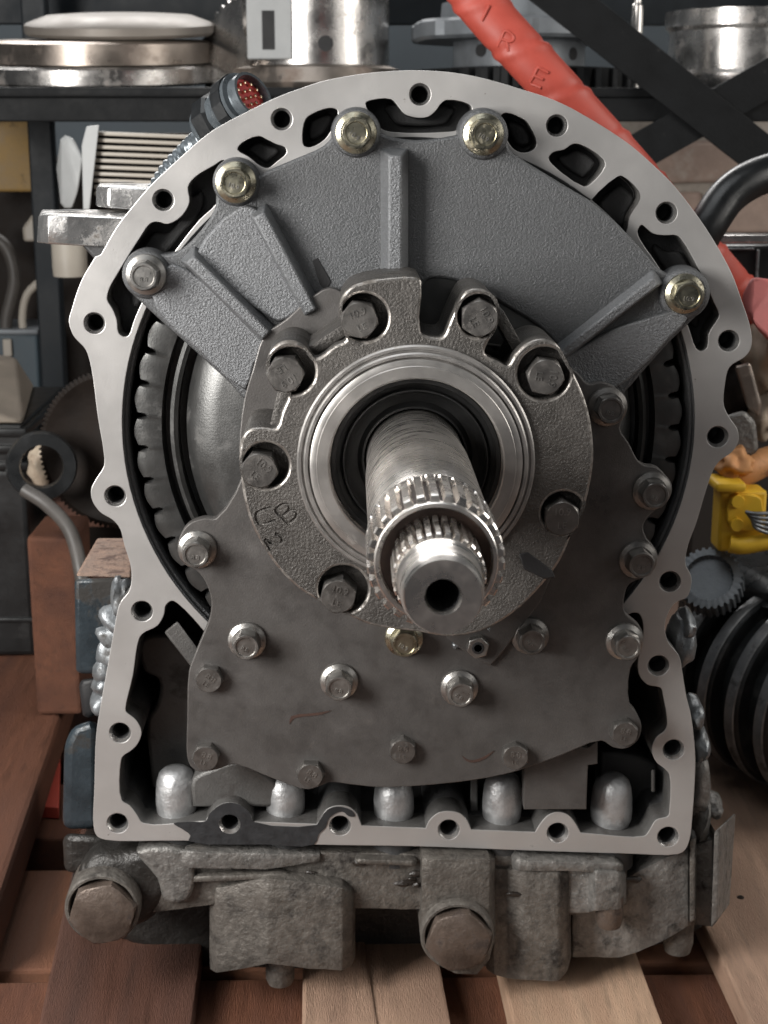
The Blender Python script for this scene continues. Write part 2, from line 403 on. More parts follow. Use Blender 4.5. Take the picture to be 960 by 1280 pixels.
POCK = [
    [(155, 421), (148, 416), (146, 400), (140, 385), (134, 375), (136, 362), (147, 342), (162, 317), (175, 297), (187, 280), (196, 277), (210, 280), (227, 270),
     (237, 252), (235, 234), (243, 222), (267, 207), (280, 200), (284, 222), (270, 255), (250, 274), (220, 312), (197, 345), (177, 379), (167, 402), (161, 419)],
    [(297, 187), (302, 179), (323, 170), (335, 175), (345, 180), (356, 184), (358, 191), (346, 202), (335, 210), (325, 207), (311, 196)],
    [(378, 168), (382, 149), (391, 142), (411, 135), (421, 137), (422, 146), (415, 161), (405, 175), (388, 184), (380, 182)],
    [(457, 129), (465, 125), (489, 124), (497, 132), (505, 142), (520, 147), (535, 146), (545, 138), (550, 131), (558, 125), (586, 130), (590, 136), (585, 146),
     (573, 162), (555, 165), (490, 165), (477, 161), (465, 146)],
    [(625, 147), (632, 141), (656, 150), (662, 157), (671, 178), (667, 187), (655, 191), (643, 187), (635, 177)],
    [(686, 197), (692, 190), (705, 187), (716, 180), (727, 181), (754, 199), (756, 208), (738, 230), (730, 233), (690, 205)],
    [(738, 250), (771, 220), (778, 219), (799, 238), (801, 249), (788, 271), (784, 290), (777, 299), (735, 260)],
    [(797, 289), (802, 281), (808, 285), (817, 292), (830, 294), (845, 294), (851, 298), (870, 330), (880, 350), (892, 377), (899, 394), (895, 402), (886, 417),
     (884, 434), (877, 439), (870, 435), (861, 410), (848, 382), (825, 336), (800, 299)],
]
WIN = [(205, 768), (207, 757), (215, 751), (224, 756), (256, 790), (300, 852), (350, 884), (400, 903), (512, 920), (620, 904), (700, 868), (760, 826),
       (783, 770), (796, 766), (802, 772), (804, 790), (802, 805), (797, 830), (800, 846), (810, 856), (826, 860), (829, 870), (834, 905), (830, 914), (820, 922),
       (815, 937), (820, 952), (832, 962), (837, 969), (837, 1010), (835, 1020), (820, 1025), (811, 1039), (805, 1045), (726, 1041, 1), (717, 1026), (709, 1018), (697, 1015),
       (685, 1019), (675, 1030), (669, 1040, 1), (589, 1037, 1), (584, 1026), (575, 1017), (562, 1014), (548, 1016), (537, 1025), (532, 1035, 1), (452, 1032, 1), (445, 1016), (435, 1008),
       (420, 1007), (408, 1012), (399, 1026), (396, 1030, 1), (316, 1027, 1), (311, 1015), (300, 1006), (287, 1003), (275, 1006), (264, 1015), (257, 1026, 1), (179, 1029), (172, 1020), (162, 1007), (152, 1000),
       (151, 952), (154, 945), (163, 939), (172, 930), (177, 915), (170, 900), (158, 890), (157, 885), (166, 845), (174, 798), (180, 791), (197, 782)]
HOLES = [(118, 404), (204, 250), (352, 149), (525, 118), (696, 157), (833, 266), (911, 426), (897, 546), (837.5, 727), (823, 832), (842, 937), (835, 1046), (697, 1041), (561, 1037),
         (425, 1032), (287, 1030), (147, 1029), (150, 916), (177.5, 764), (144, 620)]
RB = .1870                                            # bell bore radius
bore = circ((0, ZO), RB, 128)
flange = slab([px(sm(OUT), 0), bore, px(sm(WIN), 0)] + [px(sm(p, 3), 0) for p in POCK] + [pcirc(a, b, 13.5, 0) for a, b in HOLES], 0, .024, .0004, 1)
flange.materials.append(MATS['machined']); flange.materials.append(MATS['cast_inner'])
for p in flange.polygons:
    if abs(p.normal.y) < .3: p.material_index = 1
fl = add('flange', flange, 'machined', gb, 30)
# chamfered thread bores in the flange
for a, b in HOLES:
    c = W(a, b, 0); r1 = M(13.6, a, b, 0); r2 = M(10.6, a, b, 0)
    prof = [(r1, -.0006), (r2, -.004)]
    for k in range(9): prof += [(r2 + .0003, -.0045 - k * .002), (r2 - .0003, -.0055 - k * .002)]
    prof.append((r2, -.0245))
    me = lathe(prof, (c.x, 0, c.z), n=28, cap=False); me.materials.append(MATS['chamfer']); me.materials.append(MATS['cast_black'])
    for p in me.polygons:
        if p.center.y > .0045: p.material_index = 1  # black wall colour stands in for the shade deep in the hole
    add('bolt_hole', me, 'chamfer', fl, 50)
def inset(loop, d):
    n = len(loop); out = []; ar = sum(loop[i - 1][0] * loop[i][1] - loop[i][0] * loop[i - 1][1] for i in range(n))
    sg = 1 if ar > 0 else -1
    for i in range(n):
        a = Vector(loop[i - 1]); b = Vector(loop[(i + 1) % n]); t = (b - a)
        if t.length < 1e-9: t = Vector((1, 0))
        t.normalize(); out.append((loop[i][0] - t.y * d * sg, loop[i][1] + t.x * d * sg))
    return out
wall = slab([inset(px(sm(OUT, 3), 0), .006), bore, px(sm(WIN), 0)], .0242, .15, .0008, 1)
hs = add('housing', wall, 'cast_dark', gb, 30)
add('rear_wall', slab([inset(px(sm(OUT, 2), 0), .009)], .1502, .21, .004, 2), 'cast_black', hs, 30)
lip = [(RB + .0002, .0005), (RB - .0010, .0015), (RB - .0012, .0045), (RB - .0028, .0050), (RB - .0034, .0060), (RB - .0036, .02), (RB - .0008, .0225)]
add('pilot_lip', lathe([(r, -t) for r, t in lip], (0, 0, ZO), n=128, cap=False), 'cast_grey', fl, 40)
# dark sealant left on the lower flange
seal = [(217, 1029), (240, 1027), (257, 1026), (262, 1017), (275, 1006), (288, 1003), (302, 1007), (312, 1016), (317, 1027), (395, 1031), (399, 1026), (408, 1013), (421, 1008), (440, 1013),
        (444, 1020), (436, 1020), (428, 1014), (412, 1022), (407, 1034), (399, 1042), (393, 1055), (330, 1055), (236, 1051), (238, 1044), (228, 1036)]
add('sealant', slab([px(sm(seal, 3), 0), pcirc(287, 1030, 13.5, 0)], -.0006, -.0001, 0), 'sealant', fl, 0)

# ---- pocket floors: paler raised cast faces deep in the pockets
for p in POCK[:8]:
    cx = sum(a for a, b in p) / len(p); cy = sum(b for a, b in p) / len(p)
    lp = [(cx + (a - cx) * .66, cy + (b - cy) * .66) for a, b in sm(p, 2)]
    add('pocket_floor', slab([px(lp, .02)], .018, .0241, .002, 2), 'cast_dark', hs, 40)

# ---- clutch drum with a notched rim inside the bell
NT = 51
def lobes(k, r, i, n):
    if k > 4: return r
    ph = (i * NT / n) % 1.0
    d = .0 if .13 < ph < .93 else .0062 if k < 4 else .0022
    return r - d + (.0022 if k < 4 else 0) * math.sin(math.pi * min(1, max(0, (ph - .12) / .8)))
RT = M(325, 512, 521, .05)
dr = root  # keep name short
drum_prof = [(RT - .003, .012), (RT, .006), (RT, -.010), (RT - .0008, -.0128), (RT - .0055, -.0145), (RT - .0165, -.0130), (RT - .0175, .002), (RT - .0215, .002), (RT - .022, -.012), (RT - .0245, -.014), (RT - .027, -.012), (RT - .027, .003),
             (RT - .031, .004), (RT - .033, -.012), (RT - .040, -.022), (RT - .055, -.028), (.06, -.030)]
add('clutch_drum', lathe([(r, -t - .0) for r, t in drum_prof], (0, .021, ZO), n=NT * 14, cap=False, rfun=lobes), 'drum_steel', gb, 40)
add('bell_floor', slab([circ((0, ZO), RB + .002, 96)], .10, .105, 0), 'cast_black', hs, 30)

# ---- converter support: ribbed cast bracket across the top of the bell
BR = [(162, 330), (170, 318), (183, 315), (200, 318), (220, 315), (240, 300), (268, 262), (270, 240), (275, 215), (290, 202), (308, 204), (322, 220), (335, 213), (370, 198), (405, 182), (418, 166), (425, 147), (440, 138), (458, 142),
      (470, 160), (480, 168), (520, 175), (565, 170), (577, 166), (584, 148), (600, 140), (620, 146), (632, 165), (637, 186), (650, 197), (682, 217), (720, 240), (740, 252), (765, 273), (785, 293), (802, 311), (825, 336), (838, 342),
      (855, 337), (875, 344), (884, 362), (880, 384), (862, 404), (840, 425), (810, 458), (782, 490), (745, 525), (722, 478), (700, 438), (672, 408), (630, 382), (590, 358), (550, 348), (532, 352), (515, 380), (450, 420), (360, 470), (308, 500), (290, 482), (250, 445), (177, 379), (160, 360)]
YB = -.010
br = add('support_bracket', pslab(BR, YB, .012, .002, n=3, res=2), 'cast_grey', gb, 35)
def ridge(p, q, w, h, y=YB, top=.45, m='cast_pale', name='rib', parent=br, wq=None):
    """raised rib with sloping sides from pixel p to q on the face at depth y"""
    a, b = W(*p, y), W(*q, y); d = (b - a).normalized(); n = Vector((d.z, 0, -d.x))
    w0 = M(w, *p, y) / 2; w1 = M(wq or w, *q, y) / 2
    pts = []
    for c, e, ww in ((a, -d, w0), (b, d, w1)):
        for s in (-1, 1):
            pts.append(c + n * s * ww + Vector((0, .003, 0)) + e * .002)
            pts.append(c + n * s * ww * top - Vector((0, h, 0)) - e * .003)
    return add(name, hull(pts, .0012, 2), m, parent, 40)
ridge((493, 188), (493, 352), 38, .016, top=.42)
ridge((236, 318), (338, 420), 30, .014)
ridge((322, 262), (392, 392), 30, .014, top=.5)
ridge((822, 346), (694, 446), 26, .009)
add('raised_web', pslab([(245, 318), (300, 258), (322, 262), (345, 300), (372, 345), (385, 372), (375, 388), (350, 402), (338, 398), (262, 340)], YB - .005, YB + .002, .002, n=3, res=2), 'cast_pale', br, 35)
add('arm', pslab([(190, 352), (215, 330), (255, 352), (335, 424), (318, 455), (306, 488), (250, 440), (196, 388)], YB - .003, YB + .002, .0015, n=2, res=2), 'cast_pale', br, 35)
add('arm', pslab([(842, 388), (860, 398), (838, 422), (785, 476), (742, 494), (712, 462), (706, 446)], YB - .004, YB + .002, .0015, n=2, res=2), 'cast_pale', br, 35)
ed = add('core_mark', hull([W(a, b, yy) for a, b in ((390, 326), (397, 322), (414, 352), (408, 364), (400, 356)) for yy in (YB - .0006, YB + .003)], .0003), 'cast_black', br)
for a, b, r in ((183, 343, 28), (295, 228, 27), (445, 166, 28), (604, 168, 29), (855, 367, 30)):
    c = W(a, b, YB); rr = M(r, a, b, YB)
    add('bolt_boss', lathe([(rr + .002, -.012), (rr + .001, .001), (rr - .0005, .0030), (rr - .003, .0036), (.004, .0036)], (c.x, YB, c.z), n=36), 'cast_grey', br, 40)

# ---- lower cover plate
CP = [(302, 597), (299, 560), (305, 500), (316, 462), (330, 420), (357, 400), (385, 375), (412, 360), (436, 372), (460, 410), (520, 430), (600, 430), (660, 440), (705, 455), (722, 466),
      (735, 480), (752, 478), (770, 485), (780, 500), (781, 516), (775, 536), (786, 554), (797, 575), (806, 582), (820, 584), (832, 594), (840, 607), (837, 623), (820, 637), (808, 649), (804, 660),
      (809, 674), (820, 687), (822, 702), (808, 720), (787, 730), (781, 743), (780, 760), (783, 768), (793, 777), (801, 785), (805, 801), (798, 821), (788, 836), (787, 880), (795, 890), (802, 908), (797, 926), (782, 936),
      (766, 934), (752, 926), (700, 945), (650, 963), (617, 971), (580, 977), (530, 982), (495, 984), (470, 984), (440, 981), (412, 978), (402, 982), (386, 987), (370, 984), (340, 973), (296, 956), (285, 957), (272, 962),
      (250, 965), (240, 960), (234, 947), (234, 900), (236, 840), (242, 822), (253, 795), (262, 772), (264, 750), (256, 726), (245, 713), (231, 706), (222, 688), (225, 670), (236, 655), (255, 648), (270, 648)]
YP = -.020
plate = add('cover_plate', pslab(CP, YP, -.0105, .0008, n=3), 'plate_steel', gb, 35)
add('backing_plate', pslab([(655, 930, 1), (735, 935, 1), (747, 926, 1), (747, 955, 1), (735, 957, 1), (733, 1012, 1), (655, 1012, 1)], -.004, .01, .0008, n=1), 'plate_steel', gb, 35)

add('foot_pad', pslab([(540, 770), (575, 811), (612, 833, 1), (625, 820), (650, 786), (690, 720), (640, 700)], YP - .004, YP + .001, .001, n=2), 'plate_steel', plate, 35)
for pts in ([(577, 944), (584, 949), (592, 950), (606, 945), (618, 938), (607, 948), (592, 953), (583, 951)], [(362, 905), (364, 895), (385, 892), (402, 890), (414, 888), (402, 893), (385, 895), (367, 898)]):
    add('rust_streak', slab([px(sm(pts, 2), YP)], YP - .0004, YP, 0), 'rust_mark', plate, 0)
# ---- front retainer hub
YH = -.095
HUB = [(526, 415), (527, 352), (522, 347), (500, 346), (455, 352), (436, 360), (426, 374), (424, 392), (428, 408), (432, 425), (418, 432), (400, 446), (392, 447), (383, 434), (368, 426), (352, 427), (338, 438), (333, 455), (336, 475), (348, 488), (360, 492),
       (352, 515), (345, 535), (328, 534), (310, 537), (301, 551), (299, 572), (301, 595), (305, 625), (314, 655), (328, 682), (346, 709), (373, 736), (398, 751), (420, 761), (455, 779), (485, 786), (520, 790), (560, 796), (600, 790), (640, 768), (672, 738), (700, 702), (716, 665), (730, 635), (737, 610), (742, 575), (741, 545), (736, 515), (729, 492), (718, 468), (707, 448), (696, 430), (678, 423), (660, 428), (644, 442), (634, 457), (624, 452), (606, 442), (612, 425), (622, 405), (624, 388), (620, 374), (610, 364),
       (596, 360), (582, 364), (574, 376), (562, 402), (553, 421), (540, 421)]
HB = [(449, 396, -20), (597, 394, 60), (678, 466, 100), (358, 463, 150), (326, 581, 40), (423, 736, 15), (698, 640, 0)]
ctr = W(523, 583, YH - .006); ctr = Vector((0, 0, ZO))
recess = []
for (a, b, t), r in zip(HB, (30, 27, 33, 30, 29, 31, 27)):
    recess.append(pcirc(a + (6 if a not in (678, 597) else 2), b + 1, r, YH, 40))
hub_back = slab([px(sm(HUB, 3), YH + .012), circ((0, ZO), .050, 72)], YH + .014, YP + .002, .0015, 2)
hub = add('retainer_hub', hub_back, 'hub_iron', gb, 35)
GLYPH = {'U': [[(-.4, .5), (-.4, -.15), (-.25, -.45), (.25, -.45), (.4, -.15), (.4, .5)]],
         'B': [[(-.35, -.5), (-.35, 0), (-.35, .5), (.12, .48), (.32, .25), (.12, .02), (-.3, .02)], [(-.3, .02), (.15, .0), (.4, -.24), (.15, -.48), (-.35, -.5)]],
         '2': [[(-.38, .25), (-.15, .48), (.2, .46), (.34, .22), (.15, -.08), (-.35, -.48), (0, -.5), (.42, -.5)]],
         'E': [[(.35, .5), (0, .5), (-.35, .5), (-.35, 0), (-.35, -.5), (0, -.5), (.35, -.5)], [(-.35, 0), (0, 0), (.25, 0)]],
         'R': [[(-.35, -.5), (-.35, 0), (-.35, .5), (.15, .48), (.35, .25), (.15, .02), (-.3, 0)], [(0, 0), (.2, -.25), (.38, -.5)]],
         'I': [[(0, .5), (0, 0), (0, -.5)]]}
def carve(me, txts):
    """cut rounded grooves in the shape of the letters, one stroke after another"""
    for s, a, b, size, rot in txts:
        for gl in GLYPH[s]:
            t = tube([(u * size, 0, v * size) for u, v in gl], .0011, 10, steps=3)
            t.transform(Matrix.Translation(W(a, b, YH) + Vector((0, .0001, 0))) @ Matrix.Rotation(rad(rot), 4, 'Y'))
            for solver in ('MANIFOLD', 'EXACT', 'FAST'):
                o = bpy.data.objects.new('tmp', me); COL.objects.link(o)
                c = bpy.data.objects.new('cut', t); COL.objects.link(c)
                md = o.modifiers.new('b', 'BOOLEAN'); md.object = c; md.operation = 'DIFFERENCE'; md.solver = solver
                dg = bpy.context.evaluated_depsgraph_get(); r = bpy.data.meshes.new_from_object(o.evaluated_get(dg))
                bpy.data.objects.remove(c); bpy.data.objects.remove(o)
                if len(r.polygons) > len(me.polygons) * .8:
                    me = r; break
    me['flatcap'] = 1
    return me
hub_front_loops = [px(sm(HUB, 3), YH), circ((0, ZO), .050, 72)]
def inside(pt, loop):
    x, y = pt; r = False
    for i in range(len(loop)):
        (x1, y1), (x2, y2) = loop[i - 1], loop[i]
        if (y1 > y) != (y2 > y) and x < (x2 - x1) * (y - y1) / (y2 - y1) + x1: r = not r
    return r
# keep only recess circles that stay inside the outline, shrinking those that cross it
ok = []
for lp in recess:
    cx = sum(p[0] for p in lp) / len(lp); cz = sum(p[1] for p in lp) / len(lp)
    lp2 = []
    for p in lp:
        k = 1.0
        while k > .45 and (not inside((cx + (p[0] - cx) * (k + .10), cz + (p[1] - cz) * (k + .10)), hub_front_loops[0]) or math.hypot(cx + (p[0] - cx) * k, cz + (p[1] - cz) * k - ZO) < .073): k -= .03
        lp2.append((cx + (p[0] - cx) * k, cz + (p[1] - cz) * k))
    ok.append(lp2)
front = slab(hub_front_loops + ok, YH, YH + .0142, .0018, 2)
front = carve(front, [('U', 331, 646, .0105, 72), ('B', 359, 641, .0115, -42), ('2', 343, 676, .0095, 62)])
front.materials.clear(); front.materials.append(MATS['hub_iron']); front.materials.append(MATS['worn_edge_highlight'])
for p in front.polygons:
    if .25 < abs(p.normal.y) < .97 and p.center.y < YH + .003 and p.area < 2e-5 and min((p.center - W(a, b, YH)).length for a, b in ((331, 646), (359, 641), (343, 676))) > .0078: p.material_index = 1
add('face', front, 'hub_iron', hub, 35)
# struts between the lugs
for p, q in (((392, 437), (425, 415)), ((343, 540), (354, 490)), ((358, 540), (368, 505)), ((626, 398), (645, 432))):
    a, b = W(*p, YH + .025), W(*q, YH + .025); d = (b - a).normalized(); n = Vector((d.z, 0, -d.x)) * .0035
    add('strut', hull([c + s * n + Vector((0, t, 0)) for c in (a - d * .004, b + d * .004) for s in (-1, 1) for t in (-.004, .05)], .001), 'hub_iron', hub, 40)
# slot at the lower right of the hub
add('oil_slot', hull([W(a, b, yy) for a, b in ((648, 692), (660, 690), (690, 712), (694, 722), (680, 724), (655, 712)) for yy in (YH - .0005, YH + .004)], .0008), 'cast_black', hub, 40)

# ---- machined collar, seal and shaft (all turned about the axis)
AX = (0, 0, ZO)
def st(p): return [(r, t if t < .1 else .1 + (t - .1) * 1.092) for r, t in p]
collar = [(.0705, .080), (.0705, .0975), (.0695, .0985), (.0680, .0985), (.0676, .0972), (.0668, .0972), (.0664, .1000), (.0655, .1010), (.0640, .1010), (.0634, .0995), (.0630, .0992), (.0626, .1015), (.0615, .1022), (.0590, .1024), (.0585, .1030), (.0522, .1030), (.0512, .1020), (.0510, .07)]
add('collar', lathe(collar, AX, n=128, cap=False), 'ring_steel', gb, 28)
sealp = [(.0510, .094), (.0500, .0955), (.0478, .0955), (.0470, .093), (.0455, .0915), (.0440, .090), (.0432, .0925), (.0424, .0925), (.0418, .088), (.0380, .083), (.0345, .081), (.0318, .084), (.0306, .084), (.0300, .08)]
add('oil_seal', lathe(sealp, AX, n=96, cap=False), 'rubber', gb, 30)
R1 = .0302
outer = [(R1 - .001, .06), (R1 - .001, .125), (R1, .127), (R1, .142), (R1 + .0002, .143), (R1 + .0002, .2505), (R1 - .0002, .2515)]
sh = add('input_shaft', lathe(st(outer), AX, n=96, cap=False), 'shaft_steel', gb, 40)
def spline(ri, ro, y0, y1, nt):
    """ring of straight teeth; the slots between them carry old grease"""
    F4 = (0, 0, 0, 1, 1, 1, 1, 1)
    def rf(k, r, i, nn):
        return r if k in (0, 1, 6) else ri + (r - ri) * F4[i % 8]
    me = lathe(st([(ro - .0012, y0), (ro - .0004, y0 + .0006), (ro - .0004, y0 + .0012), (ro, y0 + .003), (ro, y1 - .0010), (ro - .0008, y1), (ri - .001, y1 + .0002)]), AX, n=nt * 8, cap=False, rfun=rf)
    me.materials.append(MATS['spline_steel']); me.materials.append(MATS['groove_grease'])
    rin = ri + (ro - ri) * .3
    for p in me.polygons:
        if max(math.hypot(me.vertices[v].co.x, me.vertices[v].co.z - ZO) for v in p.vertices) < rin and abs(p.normal.y) < .5: p.material_index = 1
    return me
add('spline', spline(.0284, .0318, .2515, .2905, 30), 'spline_steel', sh, 20)
endring = [(.0286, .2900), (.0284, .2918), (.0278, .2925), (.0262, .2925), (.0256, .2917), (.0254, .262)]
add('end_ring', lathe(st(endring), AX, n=96, cap=False), 'shaft_steel', sh, 30)
add('bore_floor', lathe(st([(.0256, .286), (.015, .286)]), AX, n=64, cap=False), 'groove_grease', sh, 30)
ins = add('inner_shaft', lathe(st([(.0178, .24), (.0178, .3135), (.0186, .3150), (.0192, .3165), (.0192, .3195), (.0184, .3215), (.0180, .325), (.0180, .3345), (.0176, .3365), (.0163, .3400), (.0080, .3400), (.0072, .3385), (.0071, .3370)]), AX, n=96, cap=False), 'shaft_steel', gb, 30)
add('centre_bore', lathe(st([(.0071, .3375), (.0069, .28), (0, .28)]), AX, n=40, cap=False), 'cast_black', ins, 30)  # black lining paints in the shade down the hole
add('spline', spline(.0181, .0209, .255, .3150, 30), 'spline_steel', ins, 20)

# ---- bolts
def hexme(af, h, rec=True, washer=None):
    """hex head pointing to -y, base at y=0"""
    bm = bmesh.new(); R = af / 2 / math.cos(math.pi / 6); n = 24
    def ring(fr, y):
        return [bm.verts.new((fr(2 * math.pi * i / n) * math.cos(2 * math.pi * i / n), -y, fr(2 * math.pi * i / n) * math.sin(2 * math.pi * i / n))) for i in range(n)]
    def hx(a):
        b = (a + math.pi / 6) % (math.pi / 3) - math.pi / 6
        return af / 2 / math.cos(b)
    c = af / 2
    L = [ring(lambda a: hx(a), 0), ring(lambda a: min(hx(a), c * 1.13), h - .0022), ring(lambda a: min(hx(a), c * 1.06), h - .0009), ring(lambda a: c * .97, h)]
    if rec: L += [ring(lambda a: c * .82, h), ring(lambda a: c * .76, h - .0011)]
    for A, B in zip(L, L[1:]):
        for i in range(n): bm.faces.new((A[i], A[(i + 1) % n], B[(i + 1) % n], B[i]))
    bm.faces.new(L[-1]); bm.faces.new(L[0][::-1])
    return bm2me(bm)
def prep(me, m, s=30):
    me.polygons.foreach_set('use_smooth', [True] * len(me.polygons)); me.set_sharp_from_angle(angle=rad(s)); me.materials.append(MATS[m]); return me
WASH = [(.0126, 0), (.0128, .0012), (.0124, .0024), (.0112, .0031), (.0096, .0040), (.0, .0044)]
BOLT = {}
for m in ('bolt_gold', 'bolt_steel', 'bolt_dark'):
    BOLT[m] = (prep(lathe(WASH, (0, 0, 0), n=40), m, 25), prep(hexme(.0166, .0122), m))
HEX = {m: prep(hexme(.0168, .0072, False), m) for m in ('bolt_dark', 'bolt_steel')}
HEX20 = prep(hexme(.0204, .0168, False), 'bolt_dark')
TXT = {}
def mark(s, size):
    k = (s, size)
    if k not in TXT: TXT[k] = prep(text_mesh(s, size, .00035), 'bolt_steel', 0)
    return TXT[k]
def link(name, me, parent, loc, rot=0):
    o = bpy.data.objects.new(name, me); COL.objects.link(o); o.parent = parent; o.location = loc; o.rotation_euler = (0, rot, 0); return o
def flange_bolt(a, b, y, m):
    w_, h_ = BOLT[m]
    o = link('flange_bolt', w_, gb, W(a, b, y) - WL['gearbox'], random.uniform(0, 1.05))
    link('hex_head', h_, o, (0, -.0030, 0), random.uniform(0, .3))
    t = link('head_marking', mark('8.8' if m != 'bolt_gold' else '10.9', .0042), o, (0, -.0030 - .0114, -.002), 0)
for a, b, m in ((295, 228, 'bolt_gold'), (445, 166, 'bolt_gold'), (604, 168, 'bolt_gold'), (855, 367, 'bolt_gold'), (183, 343, 'bolt_steel')):
    flange_bolt(a, b, YB - .0036, m)
for a, b, m in ((247, 686, 'bolt_steel'), (309, 800, 'bolt_steel'), (424, 851, 'bolt_steel'), (574, 859, 'bolt_steel'), (505, 797, 'bolt_gold'), (662, 794, 'bolt_dark'), (780, 801, 'bolt_steel'),
                (797, 699, 'bolt_dark'), (814, 613, 'bolt_dark'), (759, 508, 'bolt_dark')):
    flange_bolt(a, b, YP, m)
for a, b in ((262, 846), (258, 943), (388, 965), (503, 935), (643, 942), (779, 913)):
    o = link('hex_bolt', HEX['bolt_dark'], gb, W(a, b, YP) - WL['gearbox'], random.uniform(0, 1.05))
    link('head_marking', mark('8.8', .0058), o, (0, -.0073, .002), 0)
    link('head_marking', mark('LE', .0045), o, (0, -.0073, -.0035), 0)
for a, b, t in HB:
    o = link('hub_bolt', HEX20, gb, W(a, b, YH + .0139) - WL['gearbox'], rad(t))
    link('head_marking', mark('10.9', .0062), o, (0, -.0169, .004), 0)
    link('head_marking', mark('LE', .0058), o, (0, -.0169, -.0042), 0)
# small hollow fitting under the shaft
c = W(596, 804, YP)
fit = add('oil_fitting', hull([c + Vector((math.cos(k * math.pi / 3 + .3) * .0078, -t, math.sin(k * math.pi / 3 + .3) * .0078)) for k in range(6) for t in (0, .010)], .0008), 'bolt_steel', gb, 30)
add('bore', lathe([(.0042, .0101), (.0032, .0104), (.0026, .0103), (.0026, .0101), (0, .0101)], c, n=20), 'cast_black', fit, 30)
for k, (a, b, s) in enumerate(((577, 800, .0045), (584, 808, .0035), (610, 785, .004), (570, 806, .003), (606, 777, .003))):
    add('shim', lump(W(a, b, YP - .001), s, .003, s, .4, 3, 2, k), 'bead', gb, 40)

# ---- parts standing in the lower window
for a, b, top, wd in ((222, 1030, 958, 52), (357, 1031, 966, 49), (492, 1034, 972, 50), (627, 1037, 964, 49), (763, 1039, 968, 51)):
    y = .022; c = W(a, b + 2, y); r = M(wd, a, b, y) / 2; h = W(a, top, y).z - c.z
    prof = [(r * .70, -.012), (r * .74, 0), (r * .80, h * .10), (r * .97, h * .28), (r, h * .42), (r * .99, h * .62), (r * .93, h * .78), (r * .80, h * .9), (r * .55, h * .975), (r * .25, h * 1.0), (0, h * 1.003)]
    d_ = add('guide_dowel', rough_up(lathe(prof, c, (0, 0, 1), n=36), .0004, 60, a), 'dowel', gb, 60)
    add('dowel_seat', lathe([(r * 1.15, -.02), (r * 1.1, .0), (r * .9, .001), (0, .001)], c - Vector((0, 0, .003)), (0, 0, 1), n=30), 'cast_dark', d_, 40)
add('inner_web', pslab([(176, 800), (214, 795), (250, 830), (248, 985), (190, 985, 1), (184, 900), (196, 880), (198, 850), (180, 840)], .045, .08, .003, n=3, res=2), 'cast_inner', gb, 40)
add('inner_web', pslab([(240, 975), (262, 962), (295, 952), (325, 962), (350, 985), (350, 1010, 1), (240, 1010, 1)], .012, .05, .003, n=3, res=2), 'cast_inner', gb, 40)
add('inner_web', pslab([(752, 940, 1), (800, 945), (832, 970), (832, 1040, 1), (812, 1042), (770, 1010), (752, 1000)], .05, .08, .003, n=2, res=2), 'cast_dark', gb, 40)
add('inner_web', hull([W(a, b, yy) for a, b in ((814, 962), (819, 962), (819, 990), (814, 990)) for yy in (.02, .05)], .001), 'cast_inner', gb, 40)
add('inner_web', hull([W(a, b, yy) for a, b in ((588, 960), (597, 960), (597, 1036), (588, 1036)) for yy in (.03, .06)], .001), 'cast_inner', gb, 40)
add('inner_web', hull([W(a, b, yy) for a, b in ((205, 790), (222, 776), (262, 830), (248, 845)) for yy in (.006, .04)], .0015), 'cast_inner', gb, 40)
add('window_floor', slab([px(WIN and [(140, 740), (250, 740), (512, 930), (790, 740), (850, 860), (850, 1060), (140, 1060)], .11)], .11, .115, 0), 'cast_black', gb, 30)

# ---- lower casting (sump) under the flange
def dirty(me, k=0):
    if 'flatcap' in me: del me['flatcap']
    return rough_up(me, .0006, 60, k)
def facets(cols, yb, seed=0, bev=.0014):
    """faceted casting: pixel columns (x, top, bottom, depth) joined into one front, extruded back"""
    bm = bmesh.new(); T, B, TB, BB = [], [], [], []
    for x, t, b, y in cols:
        p, q = W(x, t, y), W(x, b, y)
        T.append(bm.verts.new(p)); B.append(bm.verts.new(q)); TB.append(bm.verts.new((p.x, yb, p.z))); BB.append(bm.verts.new((q.x, yb, q.z)))
    for i in range(len(cols) - 1):
        bm.faces.new((T[i], T[i + 1], B[i + 1], B[i])); bm.faces.new((T[i], TB[i], TB[i + 1], T[i + 1]))
        bm.faces.new((B[i], B[i + 1], BB[i + 1], BB[i])); bm.faces.new((TB[i], BB[i], BB[i + 1], TB[i + 1]))
    bm.faces.new((T[0], B[0], BB[0], TB[0])); bm.faces.new((T[-1], TB[-1], BB[-1], B[-1]))
    bmesh.ops.recalc_face_normals(bm, faces=bm.faces[:])
    bmesh.ops.bevel(bm, geom=bm.edges[:], offset=bev, segments=2, profile=.5, affect='EDGES', clamp_overlap=True)
    bmesh.ops.subdivide_edges(bm, edges=[e for e in bm.edges if e.calc_length() > .012], cuts=3, use_grid_fill=True)
    return rough_up(bm2me(bm), .0007, 70, seed)
sp = add('sump', facets([(176, 1058, 1138, .014), (190, 1059, 1142, .006), (262, 1061, 1132, .006), (440, 1066, 1136, .006), (525, 1068, 1138, .006), (620, 1070, 1144, .006), (716, 1073, 1144, .006), (784, 1075, 1132, .010)], .26, 1), 'dirty_cast', gb, 35)
add('block', facets([(262, 1112, 1212, .014), (270, 1110, 1217, .004), (322, 1100, 1209, -.004), (335, 1098, 1205, -.008), (386, 1103, 1212, -.008), (428, 1110, 1214, -.008), (440, 1114, 1208, .0), (444, 1118, 1196, .010)], .12, 2), 'dirty_cast', sp, 35)
